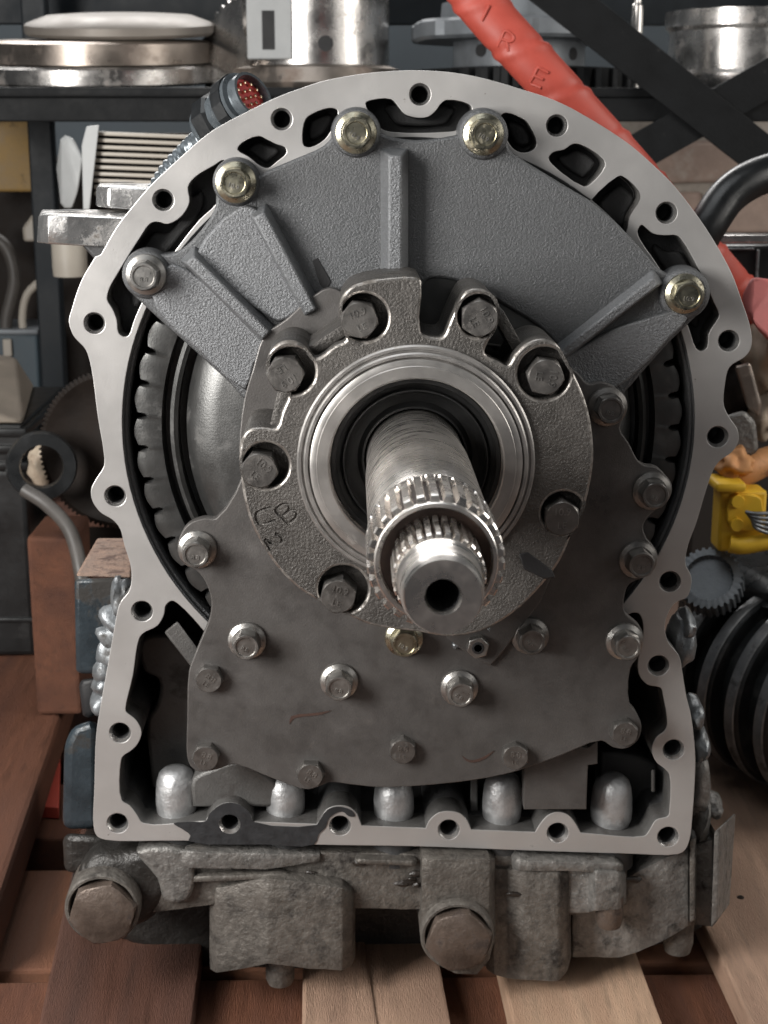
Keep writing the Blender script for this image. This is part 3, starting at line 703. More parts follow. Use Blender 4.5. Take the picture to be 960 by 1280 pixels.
add('pillar', facets([(525, 1074, 1168, .004), (528, 1073, 1186, -.010), (545, 1073, 1204, -.010), (570, 1073, 1218, -.010), (596, 1074, 1219, -.010), (612, 1074, 1200, -.010), (619, 1074, 1170, .0)], .12, 3), 'dirty_cast', sp, 35)
add('block', facets([(608, 1084, 1212, .010), (617, 1085, 1219, .002), (634, 1086, 1224, .004), (655, 1087, 1226, -.003), (698, 1089, 1227, -.005), (710, 1090, 1216, .0), (714, 1092, 1196, .010)], .12, 4), 'dirty_cast', sp, 35)
add('block', facets([(700, 1086, 1142, .004), (735, 1088, 1142, .0), (744, 1089, 1139, -.010), (774, 1091, 1138, -.010), (783, 1093, 1130, .002)], .05, 5), 'dirty_cast_light', sp, 35)
add('block', facets([(716, 1140, 1196, .022), (775, 1102, 1197, .018), (800, 1088, 1189, .014), (835, 1072, 1173, .012), (860, 1062, 1158, .014), (870, 1057, 1156, .032), (890, 1050, 1158, .030), (898, 1046, 1150, .012)], .22, 6), 'dirty_cast_light', sp, 35)
add('ledge', facets([(182, 1063, 1077, .002), (240, 1065, 1086, -.003), (330, 1067, 1088, -.003), (400, 1068, 1078, .002)], .05, 7), 'dirty_cast_light', sp, 35)
add('ledge', facets([(640, 1075, 1088, .0), (648, 1075, 1089, -.007), (772, 1080, 1091, -.007), (779, 1081, 1090, .0)], .05, 8), 'dirty_cast_light', sp, 35)
add('ledge', facets([(232, 1096, 1103, .0), (240, 1096, 1104, -.001), (352, 1092, 1099, -.003), (372, 1093, 1098, .004)], .03, 9), 'dirty_cast', sp, 35)
add('ledge', facets([(444, 1074, 1078, .0), (450, 1074, 1080, -.002), (516, 1076, 1083, -.002), (522, 1076, 1082, .0)], .03, 10), 'dirty_cast', sp, 35)
add('end_rib', hull([W(a, b, yy) for (a, b, yy) in ((893, 1040, -.004), (899, 1036, -.004), (897, 1150, -.004), (889, 1160, -.004), (914, 1020, .05), (920, 1015, .05), (912, 1130, .05), (893, 1040, .05), (889, 1160, .05))], .0012), 'dirty_cast_light', sp, 40)
add('end_rib', hull([W(a, b, yy) for a, b in ((862, 1050), (870, 1046), (870, 1150), (862, 1154)) for yy in (.004, .06)], .0015), 'dirty_cast', sp, 40)
rg = random.Random(5)
for k in range(26):
    a_ = rg.uniform(200, 790); b_ = rg.choice((rg.uniform(1076, 1128), rg.uniform(1076, 1100)))
    s_ = rg.uniform(.0015, .004)
    add('grease_clot', lump(W(a_, b_, .005 if b_ < 1100 or a_ < 260 else -.001), s_ * rg.uniform(1, 2.4), .0016, s_ * .7, .5, 2.5, 2, k), 'grease', sp, 50)
add('sump_back', pslab([(92, 1080), (140, 1060), (890, 1075), (880, 1165), (800, 1192), (700, 1214), (250, 1214), (150, 1178), (95, 1150)], .075, .30, .01, n=2, res=3), 'shaded_oily_cast', sp, 40)
for a, b, y, r, h, m in ((848, 1160, .03, 19, .018, 'dirty_cast'), (762, 1137, .0, 17, .012, 'plug_brass'), (350, 1212, .02, 18, .010, 'dirty_cast'), (652, 1222, .03, 14, .007, 'dirty_cast')):
    c = W(a, b, y); rr = M(r, a, b, y)
    add('foot_stud', lathe([(rr, -.012), (rr, h * .6), (rr * .85, h), (0, h)], c, (0, 0, -1), n=20), m, sp, 40)
# oily, shade-darkened lug on the inner side and the two big hex plugs
add('elbow', dirty(pslab([(150, 1070), (195, 1062), (215, 1095), (192, 1150), (160, 1165), (110, 1165), (86, 1140), (96, 1095), (115, 1072)], .004, .16, .010, n=3, res=4), 8), 'shaded_oily_cast', sp, 40)
add('gusset', dirty(pslab([(170, 1066), (230, 1064), (244, 1100), (232, 1128), (205, 1128), (196, 1100)], -.002, .06, .004, n=3, res=3), 9), 'dirty_cast_light', sp, 40)
for (a, b, r, y) in ((129, 1132, 47, -.004), (571, 1166, 46, -.012)):
    c = W(a, b, y); rr = M(r, a, b, y)
    pl = add('drain_plug', lathe([(rr, -.03), (rr, .004), (rr - .0012, .0056), (rr - .0028, .0056), (rr - .0036, .004), (rr - .0036, -.004), (.004, -.004)], c, n=48), 'dirty_cast', gb, 40)
    af = rr * 1.62
    h_ = hexme(af, .014, False); h_.transform(Matrix.Translation(c + Vector((.0008, .003, -.0016))) @ Matrix.Rotation(rad(18), 4, 'Y'))
    add('hex_head', h_, 'plug_brass', pl, 30)
# ---- lugs, beads and bosses round the outside of the housing
def prism(front, back, yf, yb, bev=.003):
    return hull([W(a, b, yf) for a, b in front] + [W(a, b, yb) for a, b in back], bev, 3)
mt = add('mounting_pad', prism([(93, 724), (150, 722), (150, 770), (134, 842), (95, 842)], [(100, 725), (165, 725), (165, 835), (102, 830)], .026, .14, .003), 'blue_paint', gb, 40)
add('pad_top', prism([(94, 720), (165, 722)], [(122, 672), (168, 672), (168, 720), (100, 720)], .03, .14, .002), 'rust', mt, 40)
add('casting_seam', lump(W(153, 745, .03), .008, .02, .014, .25, 2, 3, 3), 'bead', mt, 60)
for k, (a, b, s) in enumerate(((148, 772, .013), (143, 793, .012), (141, 813, .012), (138, 834, .012), (135, 856, .011), (132, 876, .010))):
    add('weld_bead', lump(W(a, b, .034), s, s * 1.3, s * 1.1, .30, 1.3, 3, k), 'bead', gb, 60)
add('side_boss', dirty(prism([(80, 930), (90, 908), (124, 896), (124, 1036), (78, 1036)], [(90, 930), (98, 912), (124, 905), (124, 1030), (88, 1030)], .03, .14, .009), 11), 'blue_paint', gb, 50)
add('side_boss', dirty(prism([(78, 1042), (124, 1044), (150, 1062), (124, 1090), (80, 1092)], [(85, 1042), (140, 1044), (140, 1090), (88, 1092)], .026, .14, .006), 12), 'shaded_oily_cast', gb, 50)
add('side_boss', dirty(prism([(98, 850), (124, 846), (122, 892), (104, 900)], [(104, 850), (124, 846), (122, 892), (106, 896)], .06, .14, .004), 13), 'cast_black', gb, 50)
for k, (a, b, sx, sz) in enumerate(((850, 800, .011, .021), (857, 778, .006, .010), (866, 890, .007, .011), (873, 928, .007, .013), (870, 975, .009, .03), (874, 1015, .008, .02), (890, 1005, .007, .007))):
    add('cast_bump', lump(W(a, b, .036), sx, .02, sz, .28, 1.6, 3, k + 20), 'bead' if k < 4 else 'dirty_cast_light', gb, 60)
# lifting eyes at the upper left
def eye(front, y, h, m='polished_lug'):
    """flat horizontal lug: pixel outline of its upper face on height z, with a hole"""
    return None
zt = W(110, 270, .03).z
e1 = add('lifting_eye', hull([W(a, b, y) for (a, b, y) in ((48, 270, .050), (46, 303, .050), (60, 268, .030), (60, 305, .030), (84, 270, .030), (84, 306, .030), (200, 275, .04), (190, 312, .04), (52, 262, .12), (200, 262, .12), (50, 300, .12), (200, 305, .12))], .002, 3), 'polished_lug', gb, 40)
add('pin_hole', lathe([(.011, .0006), (.009, .0004), (.0, .0004)], (W(86, 266, .07).x, .072, W(86, 270, .05).z + .0022), (0, 0, 1), n=28), 'cast_black', e1)
add('web', prism([(100, 304), (190, 306), (150, 360), (124, 330)], [(108, 304), (190, 306), (150, 350)], .036, .10, .002), 'cast_dark', e1, 40)
e2 = add('lifting_eye', hull([W(a, b, y) for (a, b, y) in ((120, 234, .09), (120, 258, .09), (134, 232, .075), (134, 260, .075), (200, 236, .075), (200, 266, .075), (122, 229, .15), (200, 229, .15), (122, 255, .15), (200, 260, .15))], .002, 3), 'polished_lug', gb, 40)
add('pin_hole', lathe([(.009, .0006), (.007, .0004), (.0, .0004)], (W(152, 230, .10).x, .112, W(152, 233, .09).z + .0016), (0, 0, 1), n=28), 'cast_black', e2)

# ================================================================== WIRING PLUG
wp = root('wiring_plug', W(262, 180, .06), 'round multi-pin wiring plug with red face and ribbed grey conduit behind the flange', 'connector')
yc = .055
a = W(318, 118, yc); b = W(262, 172, yc + .02); ax = (a - b).normalized()
axf = Vector((ax.x * .75, -.42, ax.z * .55)).normalized()
r = M(28, 318, 118, yc)
c = W(312, 122, yc - .008)
add('shell', lathe([(r * .95, -.045), (r * 1.1, -.04), (r * 1.12, -.022), (r * 1.30, -.018), (r * 1.34, -.004), (r * 1.12, -.003), (r * 1.1, .004), (r * .96, .004), (r * .94, -.003), (0, -.003)], c, axf, n=40), 'conduit', wp, 30)
add('pin_face', lathe([(r * .93, -.0025), (r * .93, -.0015), (0, -.0010)], c, axf, n=32), 'pin_red', wp, 30)
u = axf.orthogonal().normalized(); v = axf.cross(u)
for rr, n in ((0, 1), (.36, 6), (.70, 12)):
    for k in range(n):
        t = 2 * math.pi * k / n + rr
        q = c + (u * math.cos(t) + v * math.sin(t)) * r * rr
        add('pin', lathe([(.0011, -.002), (.0011, .0012), (0, .0018)], q, axf, n=8), 'pin_gold', wp, 40)
add('clip', lathe([(r * 1.36, -.016), (r * 1.42, -.016), (r * 1.42, -.007), (r * 1.36, -.007)], c, axf, n=14, cap=False), 'black_hose', wp, 20)
add('clip', lathe([(r * 1.16, -.040), (r * 1.30, -.038), (r * 1.30, -.028), (r * 1.16, -.026)], c, axf, n=9, cap=False), 'black_hose', wp, 20)
p0 = c - axf * .04
add('conduit', tube([p0, W(262, 168, yc + .012), W(238, 190, yc + .03), W(212, 216, yc + .04), W(190, 250, yc + .05)], M(17, 262, 172, yc), 20,
    rf=lambda s, a_: (1 + .13 * math.sin(s * 2 * math.pi / .0052)) * (1 - .25 * min(1, s / .08)), steps=30), 'conduit', wp, 50)

# ================================================================== BACKGROUND
YR = .95
rk = root('storage_rack', (W(62, 600, YR).x, YR, 0), 'dark painted steel storage rack with shelf beam and crossed flat braces behind the gearbox', 'rack')
def pbox(x0, y0, x1, y1, yf, yb, bev=.002):
    a, b = W(x0, y1, yf), W(x1, y0, yf); return box((a.x, yf, a.z), (b.x, yb, b.z), bev)
def post(x0, x1, ytop):
    YQ = YR + .30; a, b = W(x0, 400, YQ), W(x1, 400, YQ); t = W(x0, ytop, YQ).z
    return box((a.x, YQ, 0), (b.x, YQ + .03, t), .003)
add('post', post(47, 77, -60), 'blue_black', rk, 40)
add('post', post(1010, 1042, -60), 'blue_black', rk, 40)
add('shelf_beam', pbox(-120, 122, 1100, 152, YR - .032, YR - .002), 'black_steel', rk, 40)
shz = W(300, 112, YR).z
add('shelf_board', box((W(-120, 100, YR).x, YR - .035, W(0, 122, YR - .032).z + .0005), (W(1100, 100, YR).x, YR + .42, W(0, 122, YR - .032).z + .012), .002), 'black_steel', rk, 40)
add('rear_rail', pbox(-120, -40, 1100, 30, YR + .43, YR + .45), 'blue_black', rk, 40)
add('lower_rail', pbox(620, 292, 1100, 332, YR - .03, YR), 'black_steel', rk, 40)
add('lower_rail', pbox(-120, 620, 620, 660, YR, YR + .03), 'black_steel', rk, 40)
def strip(p, q, w, y0, th, m, parent, name):
    a, b = W(*p, y0), W(*q, y0); d = (b - a).normalized(); n = Vector((-d.z, 0, d.x)) * M(w, *p, y0) / 2
    return add(name, hull([c + s * n + Vector((0, t, 0)) for c in (a, b) for s in (-1, 1) for t in (0, th)], .001), m, parent, 40)
strip((655, -40), (1010, 240), 52, YR - .050, .004, 'black_steel', rk, 'brace')
strip((720, 235), (1010, 70), 46, YR - .045, .004, 'black_steel', rk, 'brace')
SH = W(0, 122, YR - .032).z + .0122      # shelf top
# stack of discs
def disc(name, cx, cy, rp, prof, y, m, label, cat, tilt=4, group=None, n=72, rfun=None, z=None):
    c = W(cx, cy, y); r = M(rp, cx, cy, y)
    o = add(name, lathe([(a * r, b) for a, b in prof], c, (0, -math.sin(rad(tilt)), math.cos(rad(tilt))), n=n, rfun=rfun), m, None, 30)
    return tag(o, label, cat, group)
g = 'discs stacked on the shelf'
disc('pressure_plate', 120, 92, 150, [(.97, -.012), (1, -.009), (1, .009), (.97, .012), (.6, .013), (.35, .014), (.34, .018), (0, .018)], YR + .17, 'bright_steel', 'polished steel disc lying lowest in the stack on the shelf', 'disc')
disc('friction_disc', 128, 66, 136, [(.95, -.014), (1, -.012), (1, .013), (.96, .016), (.5, .017), (.45, .026), (0, .026)], YR + .17, 'brown_steel', 'brownish steel disc with bright nicks in the middle of the disc stack', 'disc')
disc('clutch_plate', 150, 34, 118, [(.52, -.034), (.52, -.011), (.96, -.010), (1, -.006), (1, .003), (.97, .006), (.76, .015), (.5, .017), (0, .017)], YR + .17, 'beige_disc', 'beige clutch disc topping the stack of discs on the shelf', 'disc', 6)
# toothed sprocket beside the stack
c = W(300, 62, YR + .14); rr = M(62, 300, 62, YR + .14)
def cog(nt, d):
    def f(k, r, i, n):
        ph = (i * nt / n) % 1
        return r if k in (0, 3) else r * (1 + d * (1 if ph < .5 else 0))
    return f
sg = add('sprocket', lathe([(rr * .3, -.018), (rr * .93, -.018), (rr * .93, .018), (rr * .3, .018)], c, (-.75, -.6, .28), n=32 * 6, cap=True, rfun=cog(32, .10)), 'grey_casting', None, 30)
sg.data.materials[0] = MATS['bright_steel']; tag(sg, 'bright toothed sprocket leaning between the disc stack and the flanged sleeve', 'sprocket')
# flanged sleeve with slot and holes
c = Vector((W(395, 100, YR + .14).x, YR + .14, SH)); R_ = M(92, 395, 60, YR + .14)
sl = root('flanged_sleeve', c, 'bright steel flanged sleeve with a square slot and a round hole on the shelf', 'sleeve')
add('sleeve', lathe([(R_ * .97, .012), (R_, .016), (R_, .30), (R_ * .9, .302), (R_ * .88, .02)], c, (0, 0, 1), n=72, cap=False), 'bright_steel', sl, 30)
add('base_flange', lathe([(R_ * .88, 0), (R_ * 1.18, 0), (R_ * 1.22, .008), (R_ * 1.15, .026), (R_ * 1.02, .030), (R_ * .98, .030)], c, (0, 0, 1), n=72), 'brown_steel', sl, 30)
xs, ys = W(335, 40, YR + .06).x, c.y - R_ * .93
pad = add('white_pad', pbox(309, -30, 364, 74, c.y - R_ * 1.0, c.y - R_ * .55, .002), 'white_paint', sl, 40)
add('slot', pbox(328, 13, 343, 62, c.y - R_ * 1.0 - .0006, c.y - R_ * 1.0 + .004, .0005), 'cast_black', sl, 40)
hc = W(407, 54, c.y - R_ * 1.0)
add('round_hole', lathe([(.0095, 0), (.0095, .0035), (0, .0035)], (hc.x, c.y - R_ * .985 + .002, hc.z), (0, -1, 0), n=24), 'cast_black', sl, 30)
# grey bearing carrier + drilled cylinder + gear wheel
c = Vector((W(648, 100, YR + .16).x, YR + .16, SH)); R_ = M(82, 648, 60, YR + .16)
bc = root('bearing_carrier', c, 'grey drilled bearing carrier with lobed top plate standing in a toothed wheel', 'bearing carrier')
add('barrel', lathe([(R_, 0), (R_, .065), (R_ * .9, .066), (0, .066)], c, (0, 0, 1), n=64), 'grey_casting', bc, 30)
for a_, z_ in ((603, 62), (652, 66), (720, 66)):
    q = W(a_, z_, c.y - R_); dx = q.x - c.x; k = math.sqrt(max(0, R_ ** 2 - dx ** 2))
    add('drilled_hole', lathe([(.008, -.004), (.008, .0012), (0, .0012)], (q.x, c.y - k, q.z), (dx / R_, -k / R_, 0), n=20), 'cast_black', bc, 30)
add('top_plate', lathe([(R_ * 1.55, .062), (R_ * 1.6, .066), (R_ * 1.6, .083), (R_ * 1.55, .087), (R_ * 1.2, .088), (R_ * 1.18, .110), (0, .110)], c, (0, 0, 1), n=12 * 8, rfun=lambda k, r, i, n: r * (1 + (.05 if (i * 7 / n) % 1 < .4 and k < 4 else 0))), 'grey_casting', bc, 30)
gw = add('gear_wheel', lathe([(R_ * 1.1, -.004), (R_ * 1.75, -.004), (R_ * 1.75, .020), (R_ * 1.1, .024), (R_ * 1.02, .024)], c + Vector((.01, -.02, .0045)), (0, 0, 1), n=40 * 6, cap=True, rfun=cog(40, .07)), 'black_steel', None, 30)
tag(gw, 'dark toothed gear wheel lying round the drilled bearing carrier on the shelf', 'gear')
# large bright drum and chrome bolt on the right
c = Vector((W(930, 60, YR + .16).x, YR + .16, SH))
o = add('steel_drum', lathe([(.115, 0), (.118, .006), (.118, .02), (.100, .026), (.098, .075), (.104, .08), (.104, .10), (0, .10)], c, (0, 0, 1), n=72), 'bright_steel', None, 30)
tag(o, 'large bright turned drum at the right end of the shelf', 'drum')
q = W(795, 60, YR + .05)
o = root('chrome_rod', (q.x, q.y, SH), 'thin chrome rod with hexagon nut standing on the shelf beside the brace', 'rod')
add('rod', lathe([(.007, 0), (.007, .10), (.005, .103), (.005, .16)], (q.x, q.y, SH), (0, 0, 1), n=24), 'bright_steel', o, 30)
add('nut', lathe([(.011, .02), (.011, .03)], (q.x, q.y, SH), (0, 0, 1), n=6), 'bright_steel', o, 30)
# red hose
yh = .42
pts = [W(525, -95, yh + .02), W(600, 5, yh), W(690, 105, yh - .01), W(790, 215, yh), W(880, 320, yh + .04), W(960, 400, yh + .10), W(1080, 470, yh + .2)]
hr = M(29, 690, 105, yh)
rh = add('red_tube', tube(pts, hr, 24, rf=lambda s, a_: 1 + .085 * max(0, math.sin(s * 2 * math.pi / .052 + a_)) ** 10 - .075 * max(0, math.sin(s * 2 * math.pi / .052 + a_ + .5)) ** 8, flat=.75, steps=40), 'red_hose', None, 60)
tag(rh, 'red spiral-wrapped plastic tube running slantwise behind the gearbox', 'tube')
ca, cb = W(600, 5, yh), W(690, 105, yh - .01); cdir = (cb - ca).normalized()
for s, a_, b_ in (('E', 672, 98), ('R', 632, 52), ('I', 606, 17)):
    q0 = W(a_, b_, yh - .012)
    for gl in GLYPH[s]:
        pts = []
        for u_, v_ in gl:
            q = q0 + Vector((math.cos(rad(-25)) * u_ - math.sin(rad(-25)) * v_, 0, math.sin(rad(-25)) * u_ + math.cos(rad(-25)) * v_)) * .014
            al = (q - ca).dot(cdir); cl = ca + cdir * al; v2 = (Vector((q.x, 0, q.z)) - Vector((cl.x, 0, cl.z))).length
            pts.append((q.x, cl.y - .75 * hr * math.sqrt(max(.1, 1 - (v2 / hr) ** 2)) * 1.06 - .0008, q.z))
        add('raised_letter', tube(pts, .0014, 8, steps=3), 'red_hose', rh, 60)
o = add('pink_sheet', hull([W(*p) for p in ((925, 372, .40), (938, 345, .40), (975, 350, .40), (1000, 470, .42), (962, 425, .38), (935, 400, .38), (960, 360, .46), (990, 440, .46))], .004, 3), 'pink_cloth', None, 40)
tag(o, 'folded pink-red plastic sheet beside the right edge of the flange', 'sheet')
# black hose
o = add('black_hose', tube([W(868, 310, .36), W(884, 282, .36), W(910, 245, .37), W(945, 222, .38), (W(1000, 205, .4))], M(24, 910, 245, .37), 20, steps=14), 'black_hose', None, 60)
tag(o, 'thick black rubber hose curving out behind the right of the flange', 'hose')
# pale rod under it and dark box behind
o = add('pale_bar', box((W(890, 300, .5).x, .5, W(890, 304, .5).z), (W(1060, 300, .5).x, .53, W(890, 294, .5).z), .001), 'bright_steel', None); tag(o, 'flat pale steel bar below the black hose', 'bar')
o = root('battery_box', W(940, 420, .56), 'black plastic box with pale edge behind the pink sheet', 'box')
add('body', pbox(880, 306, 1060, 400, .56, .7, .004), 'crate_black', o, 40); add('edge_strip', pbox(944, 312, 950, 352, .556, .5598, .0008), 'bead', o, 40); add('edge_strip', pbox(900, 310, 943, 312.5, .556, .5598, .0005), 'bead', o, 40)
# brick wall behind the braces
YW = 1.45
bw = root('brick_wall', (W(900, 240, YW).x, YW + .06, 0), 'rough brick wall seen through the rack bracing', 'wall')
a, b = W(700, 700, YW), W(1250, 150, YW)
add('mortar', box((a.x, YW + .012, 0), (b.x, YW + .12, b.z), .002), 'mortar', bw, 0)
rb = random.Random(3); z = W(800, 420, YW).z; row = 0
while z < b.z - .08:
    x = a.x + (.0 if row % 2 else -.11) + .115
    while x < b.x - .2:
        me = box((x, YW - rb.uniform(0, .006), z), (x + .205, YW + .06, z + .066), .008, seg=3)
        add('brick', rough_up(me, .005, 28, row + x), 'brick', bw, 60); x += .22
    z += .08; row += 1
# cream finned heater behind the upper left
yq = .62
ht = root('finned_radiator', W(170, 240, yq), 'cream finned radiator panel with a white side plate under the shelf', 'radiator')
q0, q1 = W(118, 250, yq), W(300, 166, yq)
for k in range(10):
    zz = q1.z - (q1.z - q0.z) * (k + .2) / 10; dz = (q1.z - q0.z) / 10
    add('fin', box((q0.x, yq, zz - dz * .58), (q1.x, yq + .05, zz), .001, Matrix.Rotation(rad(2.2), 4, 'Y')), 'cream_fin', ht, 40)
add('core', box((q0.x, yq + .02, q0.z - .01), (q1.x, yq + .045, q1.z), .001), 'brown_dark', ht, 40)
add('side_plate', hull([W(a_, b_, yy) for a_, b_ in ((108, 158), (124, 156), (118, 210), (112, 262), (104, 262), (110, 205), (102, 182)) for yy in (yq - .01, yq + .02)], .001), 'white_paint', ht, 40)
o = add('white_cowl', hull([W(a_, b_, yy) for a_, b_, yy in ((76, 165, .75), (92, 172, .75), (104, 196, .74), (98, 238, .74), (90, 262, .75), (76, 262, .76), (70, 210, .8), (100, 210, .82))], .006, 3), 'white_paint', None, 50); tag(o, 'smooth white plastic cowl beside the rack post', 'cowl')
o = add('mustard_panel', pbox(-40, 146, 40, 240, 1.30, 1.33, .004), 'mustard', None, 40); tag(o, 'worn mustard yellow panel left of the rack post', 'panel')
o = add('beige_block', hull([W(a_, b_, yy) for a_, b_ in ((28, 285), (45, 262), (62, 262), (62, 302), (30, 302)) for yy in (1.3, 1.36)], .004), 'cream_fin', None, 40); tag(o, 'small beige plastic block beside the rack post below the mustard panel', 'block')
o = add('beige_canister', lathe([(.020, 0), (.021, .01), (.021, .06), (.016, .07), (0, .07)], W(88, 345, .9), (0, 0, 1), n=30), 'cream_fin', None, 40); tag(o, 'small beige canister to the right of the rack post', 'canister')
# machine far left: hoses and blue box
for k, (pp, r_, lab) in enumerate(((((-20, 290), (8, 310), (18, 350), (8, 400), (10, 430)), 8, 'thick pale hose looping over the blue tool box'), (((52, 350), (34, 368), (28, 395), (30, 425)), 5, 'thin cream hose bending down beside the rack post'))):
    o = add('pale_hose', tube([W(a_, b_, 1.34) for a_, b_ in pp], M(r_, 10, 350, 1.34), 12, steps=8), 'cream_fin' if k else 'grey_hose', None, 60); tag(o, lab, 'hose')
o = root('tool_box', W(20, 530, 1.32), 'scuffed blue-grey metal tool box behind the black crate', 'tool box')
add('body', pbox(-60, 418, 46, 545, 1.32, 1.45, .004), 'tool_blue', o, 40); add('latch', pbox(4, 424, 14, 446, 1.313, 1.319, .002), 'cream_fin', o, 40)
add('lid_rim', pbox(-62, 412, 47, 419, 1.315, 1.45, .002), 'grey_casting', o, 40)
o = add('machine_body', box((W(-80, 600, 1.3).x, 1.46, 0), (W(140, 300, 1.3).x, 1.66, W(0, 200, 1.3).z), .01), 'brown_dark', None, 40); tag(o, 'dark brown machine casing standing behind the rack', 'machine')
# black crate
yk = G(20, 822, ZP + .031).y
kx0, kx1 = W(-130, 700, yk).x, W(42, 700, yk).x; kz0 = ZP + .031; kz1 = W(20, 532, yk).z
cr = root('plastic_crate', ((kx0 + kx1) / 2, yk + .12, kz0), 'black plastic crate with ribbed rim standing on the reddish board', 'crate')
add('body', box((kx0, yk + .004, kz0), (kx1 - .004, yk + .26, kz1 - .05), .006), 'crate_black', cr, 40)
for k in range(3):
    add('rim_rib', box((kx0 - .003, yk, kz1 - .050 + k * .0185), (kx1, yk + .264, kz1 - .050 + k * .0185 + .0095), .002), 'crate_black', cr, 40)
add('rim_band', box((kx0, yk + .006, kz1 - .0498), (kx1 - .006, yk + .258, kz1), .002), 'crate_black', cr, 40)
add('skirt', box((kx0, yk + .001, kz0 + .04), (kx1 - .002, yk + .262, kz0 + .046), .002), 'crate_black', cr, 40)
o = add('dust_sheet', hull([Vector((kx0, yk + .004, kz1 + .0015)), Vector((kx1 - .002, yk + .004, kz1 + .0015)), Vector((kx0, yk + .25, kz1 + .0015)), Vector((kx1 - .04, yk + .25, kz1 + .0015)), Vector((kx0, yk + .25, kz1 + .055)), Vector((kx1 - .05, yk + .2, kz1 + .045)), Vector((kx0, yk + .03, kz1 + .05))], .004, 3), 'dust_cloth', None, 40); tag(o, 'dusty beige cloth bundle lying on top of the black crate', 'cloth')
# dark flywheel and black ring
c = W(150, 560, .60)
o = add('flywheel', lathe([(.01, -.02), (.078, -.018), (.082, -.012), (.082, .012), (.078, .014), (.06, .006), (.03, .008), (0, .012)], c, (-.15, -1, .05), n=96 * 4, rfun=lambda k, r, i, n: r + (.0026 if k in (2, 3) and (i % 4) < 2 else 0)), 'brown_dark', None, 30); tag(o, 'dark brown toothed flywheel standing behind the left edge of the flange', 'flywheel')
c = W(52, 582, .55)
o = add('black_ring', lathe([(.022, -.012), (.034, -.012), (.036, .0), (.034, .012), (.022, .012), (.021, 0), (.022, -.012)], c, (.2, -1, .1), n=48, cap=False), 'black_hose', None, 50); tag(o, 'black rubber ring leaning by the black crate', 'ring')
for k, (a_, b_, s, m, lab) in enumerate(((55, 580, .016, 'tan_cast', 'tan metal lump seen through the black ring'), (122, 568, .010, 'orange_rust', 'small orange knob peeking from behind the left flange edge'), (88, 580, .012, 'grey_casting', 'small grey wing nut beside the black ring'))):
    o = add('fitting', lump(W(a_, b_, .62 + .0 * k), s, s, s * 1.5, .4, 2, 3, k), m, None, 50); tag(o, lab, 'fitting')
o = add('grey_pipe', tube([W(30, 612, .5), W(60, 632, .49), W(88, 665, .47), W(102, 720, .45), W(108, 790, .44)], M(9, 60, 630, .49), 14, steps=8), 'grey_hose', None, 60); tag(o, 'bent grey hose running down behind the blue mounting pad', 'hose')
# upright reddish timber behind the mounting pad
o = add('timber_block', rough_up(box((W(43, 840, .47).x, .47, ZP + .031), (W(100, 840, .47).x, .56, W(60, 672, .47).z), .004), .002, 20), 'wood_red', None, 40); tag(o, 'upright reddish timber block behind the blue mounting pad', 'timber')
o = add('timber_plank', box((W(60, 640, .7).x, .70, W(60, 660, .7).z), (W(160, 640, .7).x, .74, W(60, 628, .7).z), .003), 'wood_brown', None, 40); tag(o, 'dark brown plank end behind the grey bent hose', 'plank')
# red wedge
z0 = ZP - TH
o = add('red_wedge', hull([G(48, 1022, z0), G(74, 1024, z0), G(76, 960, z0), G(70, 962, z0), G(48, 1022, z0) + Vector((0, 0, .012)), G(74, 1024, z0) + Vector((0, 0, .012)), G(76, 960, z0) + Vector((0, 0, .012)), G(70, 962, z0) + Vector((0, 0, .012))], .001), 'red_hose', None, 40); tag(o, 'bright red plastic wedge lying between the boards left of the gearbox', 'wedge')
# ---- right side: yellow pump bracket, rusty castings, black finned motor
ym = .34
yb = root('yellow_bracket', W(930, 690, ym), 'yellow painted steel bracket with two hexagon bolts beside the flange', 'bracket')
add('plate', pbox(897, 614, 960, 690, ym, ym + .03, .003), 'yellow_paint', yb, 40)
add('top_lip', pbox(895, 604, 934, 616, ym - .012, ym + .03, .003), 'yellow_paint', yb, 40)
add('pad', pslab([(912, 625), (920, 618), (940, 619), (952, 624), (952, 660), (935, 664), (915, 660), (909, 650)], ym - .006, ym + .001, .001, n=2), 'yellow_paint', yb, 40)
add('arm', tube([W(912, 680, ym - .004), W(930, 682, ym - .006), W(965, 676, ym - .006), W(1020, 670, ym)], M(11, 930, 680, ym), 14), 'yellow_paint', yb, 60)
for a_, b_ in ((921, 626), (920, 655)):
    h_ = hexme(.0115, .005, False); h_.transform(Matrix.Translation(W(a_, b_, ym - .006))); add('hex_bolt', h_, 'yellow_paint', yb, 30)
o = root('wire_bundle', W(950, 640, ym - .01), 'bundle of pale grey wires beside the yellow bracket', 'wires')
for k in range(5):
    add('wire', tube([W(932 + k * 2, 640 + k * 2, ym - .012), W(948, 642 + k * 5, ym - .016), W(985, 640 + k * 8, ym - .01)], .0018, 8), 'bead', o, 60)
for k, (a_, b_, y_, sx, sy, sz, m, lab, nm) in enumerate((
        (905, 472, .48, .03, .03, .05, 'brown_dark', 'dark brown casting behind the right flange lobe', 'casting'),
        (955, 445, .46, .022, .03, .035, 'tan_cast', 'rounded tan casting beside the pink sheet', 'casting'),
        (955, 510, .46, .018, .03, .028, 'tan_cast', 'pale tan engine casting above the rusty pipe', 'casting'))):
    o = add(nm, lump(W(a_, b_, y_), sx, sy, sz, .35, 1.8, 4, k + 3), m, None, 60); tag(o, lab, 'casting')
o = add('steel_link', hull([W(a_, b_, yy) for a_, b_ in ((918, 458), (938, 452), (952, 505), (948, 522), (934, 510)) for yy in (.40, .42)], .003, 3), 'brown_steel', None, 50); tag(o, 'flat brown steel link hanging beside the right flange lobe', 'link')
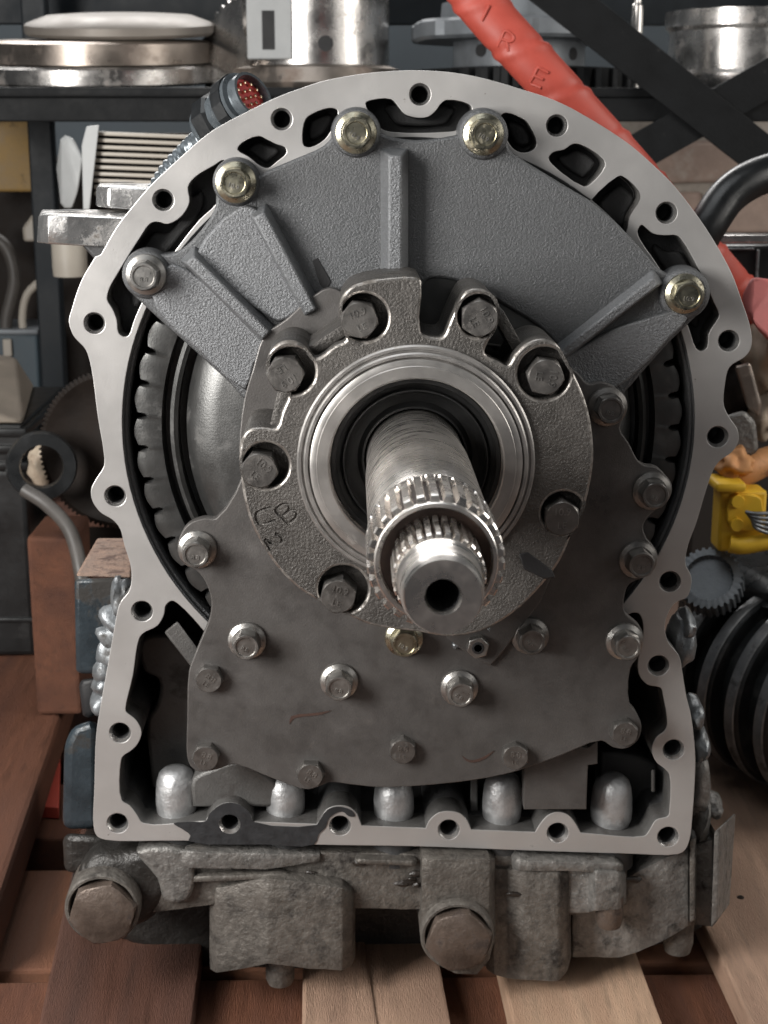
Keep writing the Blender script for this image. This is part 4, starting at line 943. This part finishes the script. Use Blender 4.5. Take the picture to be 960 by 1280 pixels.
o = add('alloy_block', rough_up(hull([W(a_, b_, yy) for a_, b_ in ((905, 520), (930, 512), (945, 528), (948, 565), (925, 578), (908, 570)) for yy in (.37, .42)], .004, 3), .002, 40), 'dirty_cast_light', None, 50); tag(o, 'weathered grey alloy block above the yellow bracket', 'block')
o = add('rusty_pipe', tube([W(905, 600, .38), W(930, 588, .38), W(960, 576, .39), W(1010, 560, .4)], M(19, 930, 585, .38), 16, rf=lambda s, a_: 1 + .06 * math.sin(s * 90), steps=8), 'orange_rust', None, 60); tag(o, 'rusty orange pipe stub just above the yellow bracket', 'pipe')
o = add('rusty_elbow', lump(W(918, 578, .365), .017, .02, .014, .4, 2, 4, 9), 'orange_rust', None, 60); tag(o, 'knobbly rusty orange pipe elbow between alloy block and yellow bracket', 'pipe')
o = add('dark_panel', box((W(860, 700, .62).x, .62, 0), (W(1150, 400, .62).x, .66, W(900, 330, .62).z), .004), 'wall_dark', None, 40); tag(o, 'dark sheet panel behind the rusty castings', 'panel')
# finned black motor
axm = Vector((.50, -.85, -.04)).normalized(); zrest = ZP + .004
R_ = .088; KM = .84; c = W(992, 840, .35); c.z = zrest + R_ * 1.03 + .004
fm = root('finned_motor', (c.x, c.y, zrest), 'black cylindrical motor with thick cooling ribs lying right of the gearbox', 'motor')
add('body', lathe([(.03, -.10), (R_ * .80, -.092), (R_ * .84, -.075), (R_ * .84, .11), (R_ * .6, .125), (.02, .13)], c, axm, n=64), 'drum_black', fm, 40)
for k in range(5):
    t = -.070 + k * .036; e = .012 * math.sin(k * 1.9)
    add('cooling_rib', lathe([(R_ * .83, t), (R_ * .985, t), (R_ * 1.02, t + .003), (R_ * 1.03, t + .008), (R_ * 1.02, t + .013), (R_ * .985, t + .016), (R_ * .83, t + .016)], c, axm, n=72, cap=False,
        rfun=lambda q, r, i, n: r * (1 + e * math.sin(2 * math.pi * i / n * 2 + k) if q > 0 else 1)), 'drum_black', fm, 40)
    add('rib_edge', lathe([(R_ * 1.022, t + .002), (R_ * 1.036, t + .003), (R_ * 1.044, t + .008), (R_ * 1.036, t + .013), (R_ * 1.022, t + .014)], c, axm, n=72, cap=False), 'fin_edge', fm, 40)
add('top_cover', hull([c + Vector(p) * KM for p in ((-.075, .10, .085), (-.045, -.03, .10), (.09, -.08, .10), (.09, .14, .10), (-.06, .14, .085), (-.06, .10, .122), (-.03, -.02, .128), (.09, -.07, .13), (.09, .14, .13), (-.045, .14, .12))], .014, 4), 'drum_cover', fm, 50)
add('side_cover', hull([c + Vector(p) * KM for p in ((-.085, .02, .04), (-.10, .06, -.02), (-.10, .12, -.02), (-.08, .12, .075), (-.06, .02, .08), (-.06, .10, -.06))], .008, 3), 'drum_black', fm, 50)
c2 = W(888, 728, .36)
o = add('pinion', lathe([(.01, -.012), (.028, -.012), (.028, .012), (.022, .013), (.02, .008), (.0, .008)], c2, (-.3, -.75, .6), n=30 * 6, rfun=cog(30, .08)), 'grey_casting', None, 30); tag(o, 'grey toothed pinion beside the black motor below the yellow bracket', 'pinion')
o = add('pale_batten', hull([G(850, 770, ZP + .06) + Vector((0, 0, t)) for t in (0, .01)] + [W(a_, b_, yy) for a_, b_ in ((842, 764), (905, 728), (912, 740), (850, 774)) for yy in (.30, .33)], .001), 'wood_pale', None, 40) if False else None
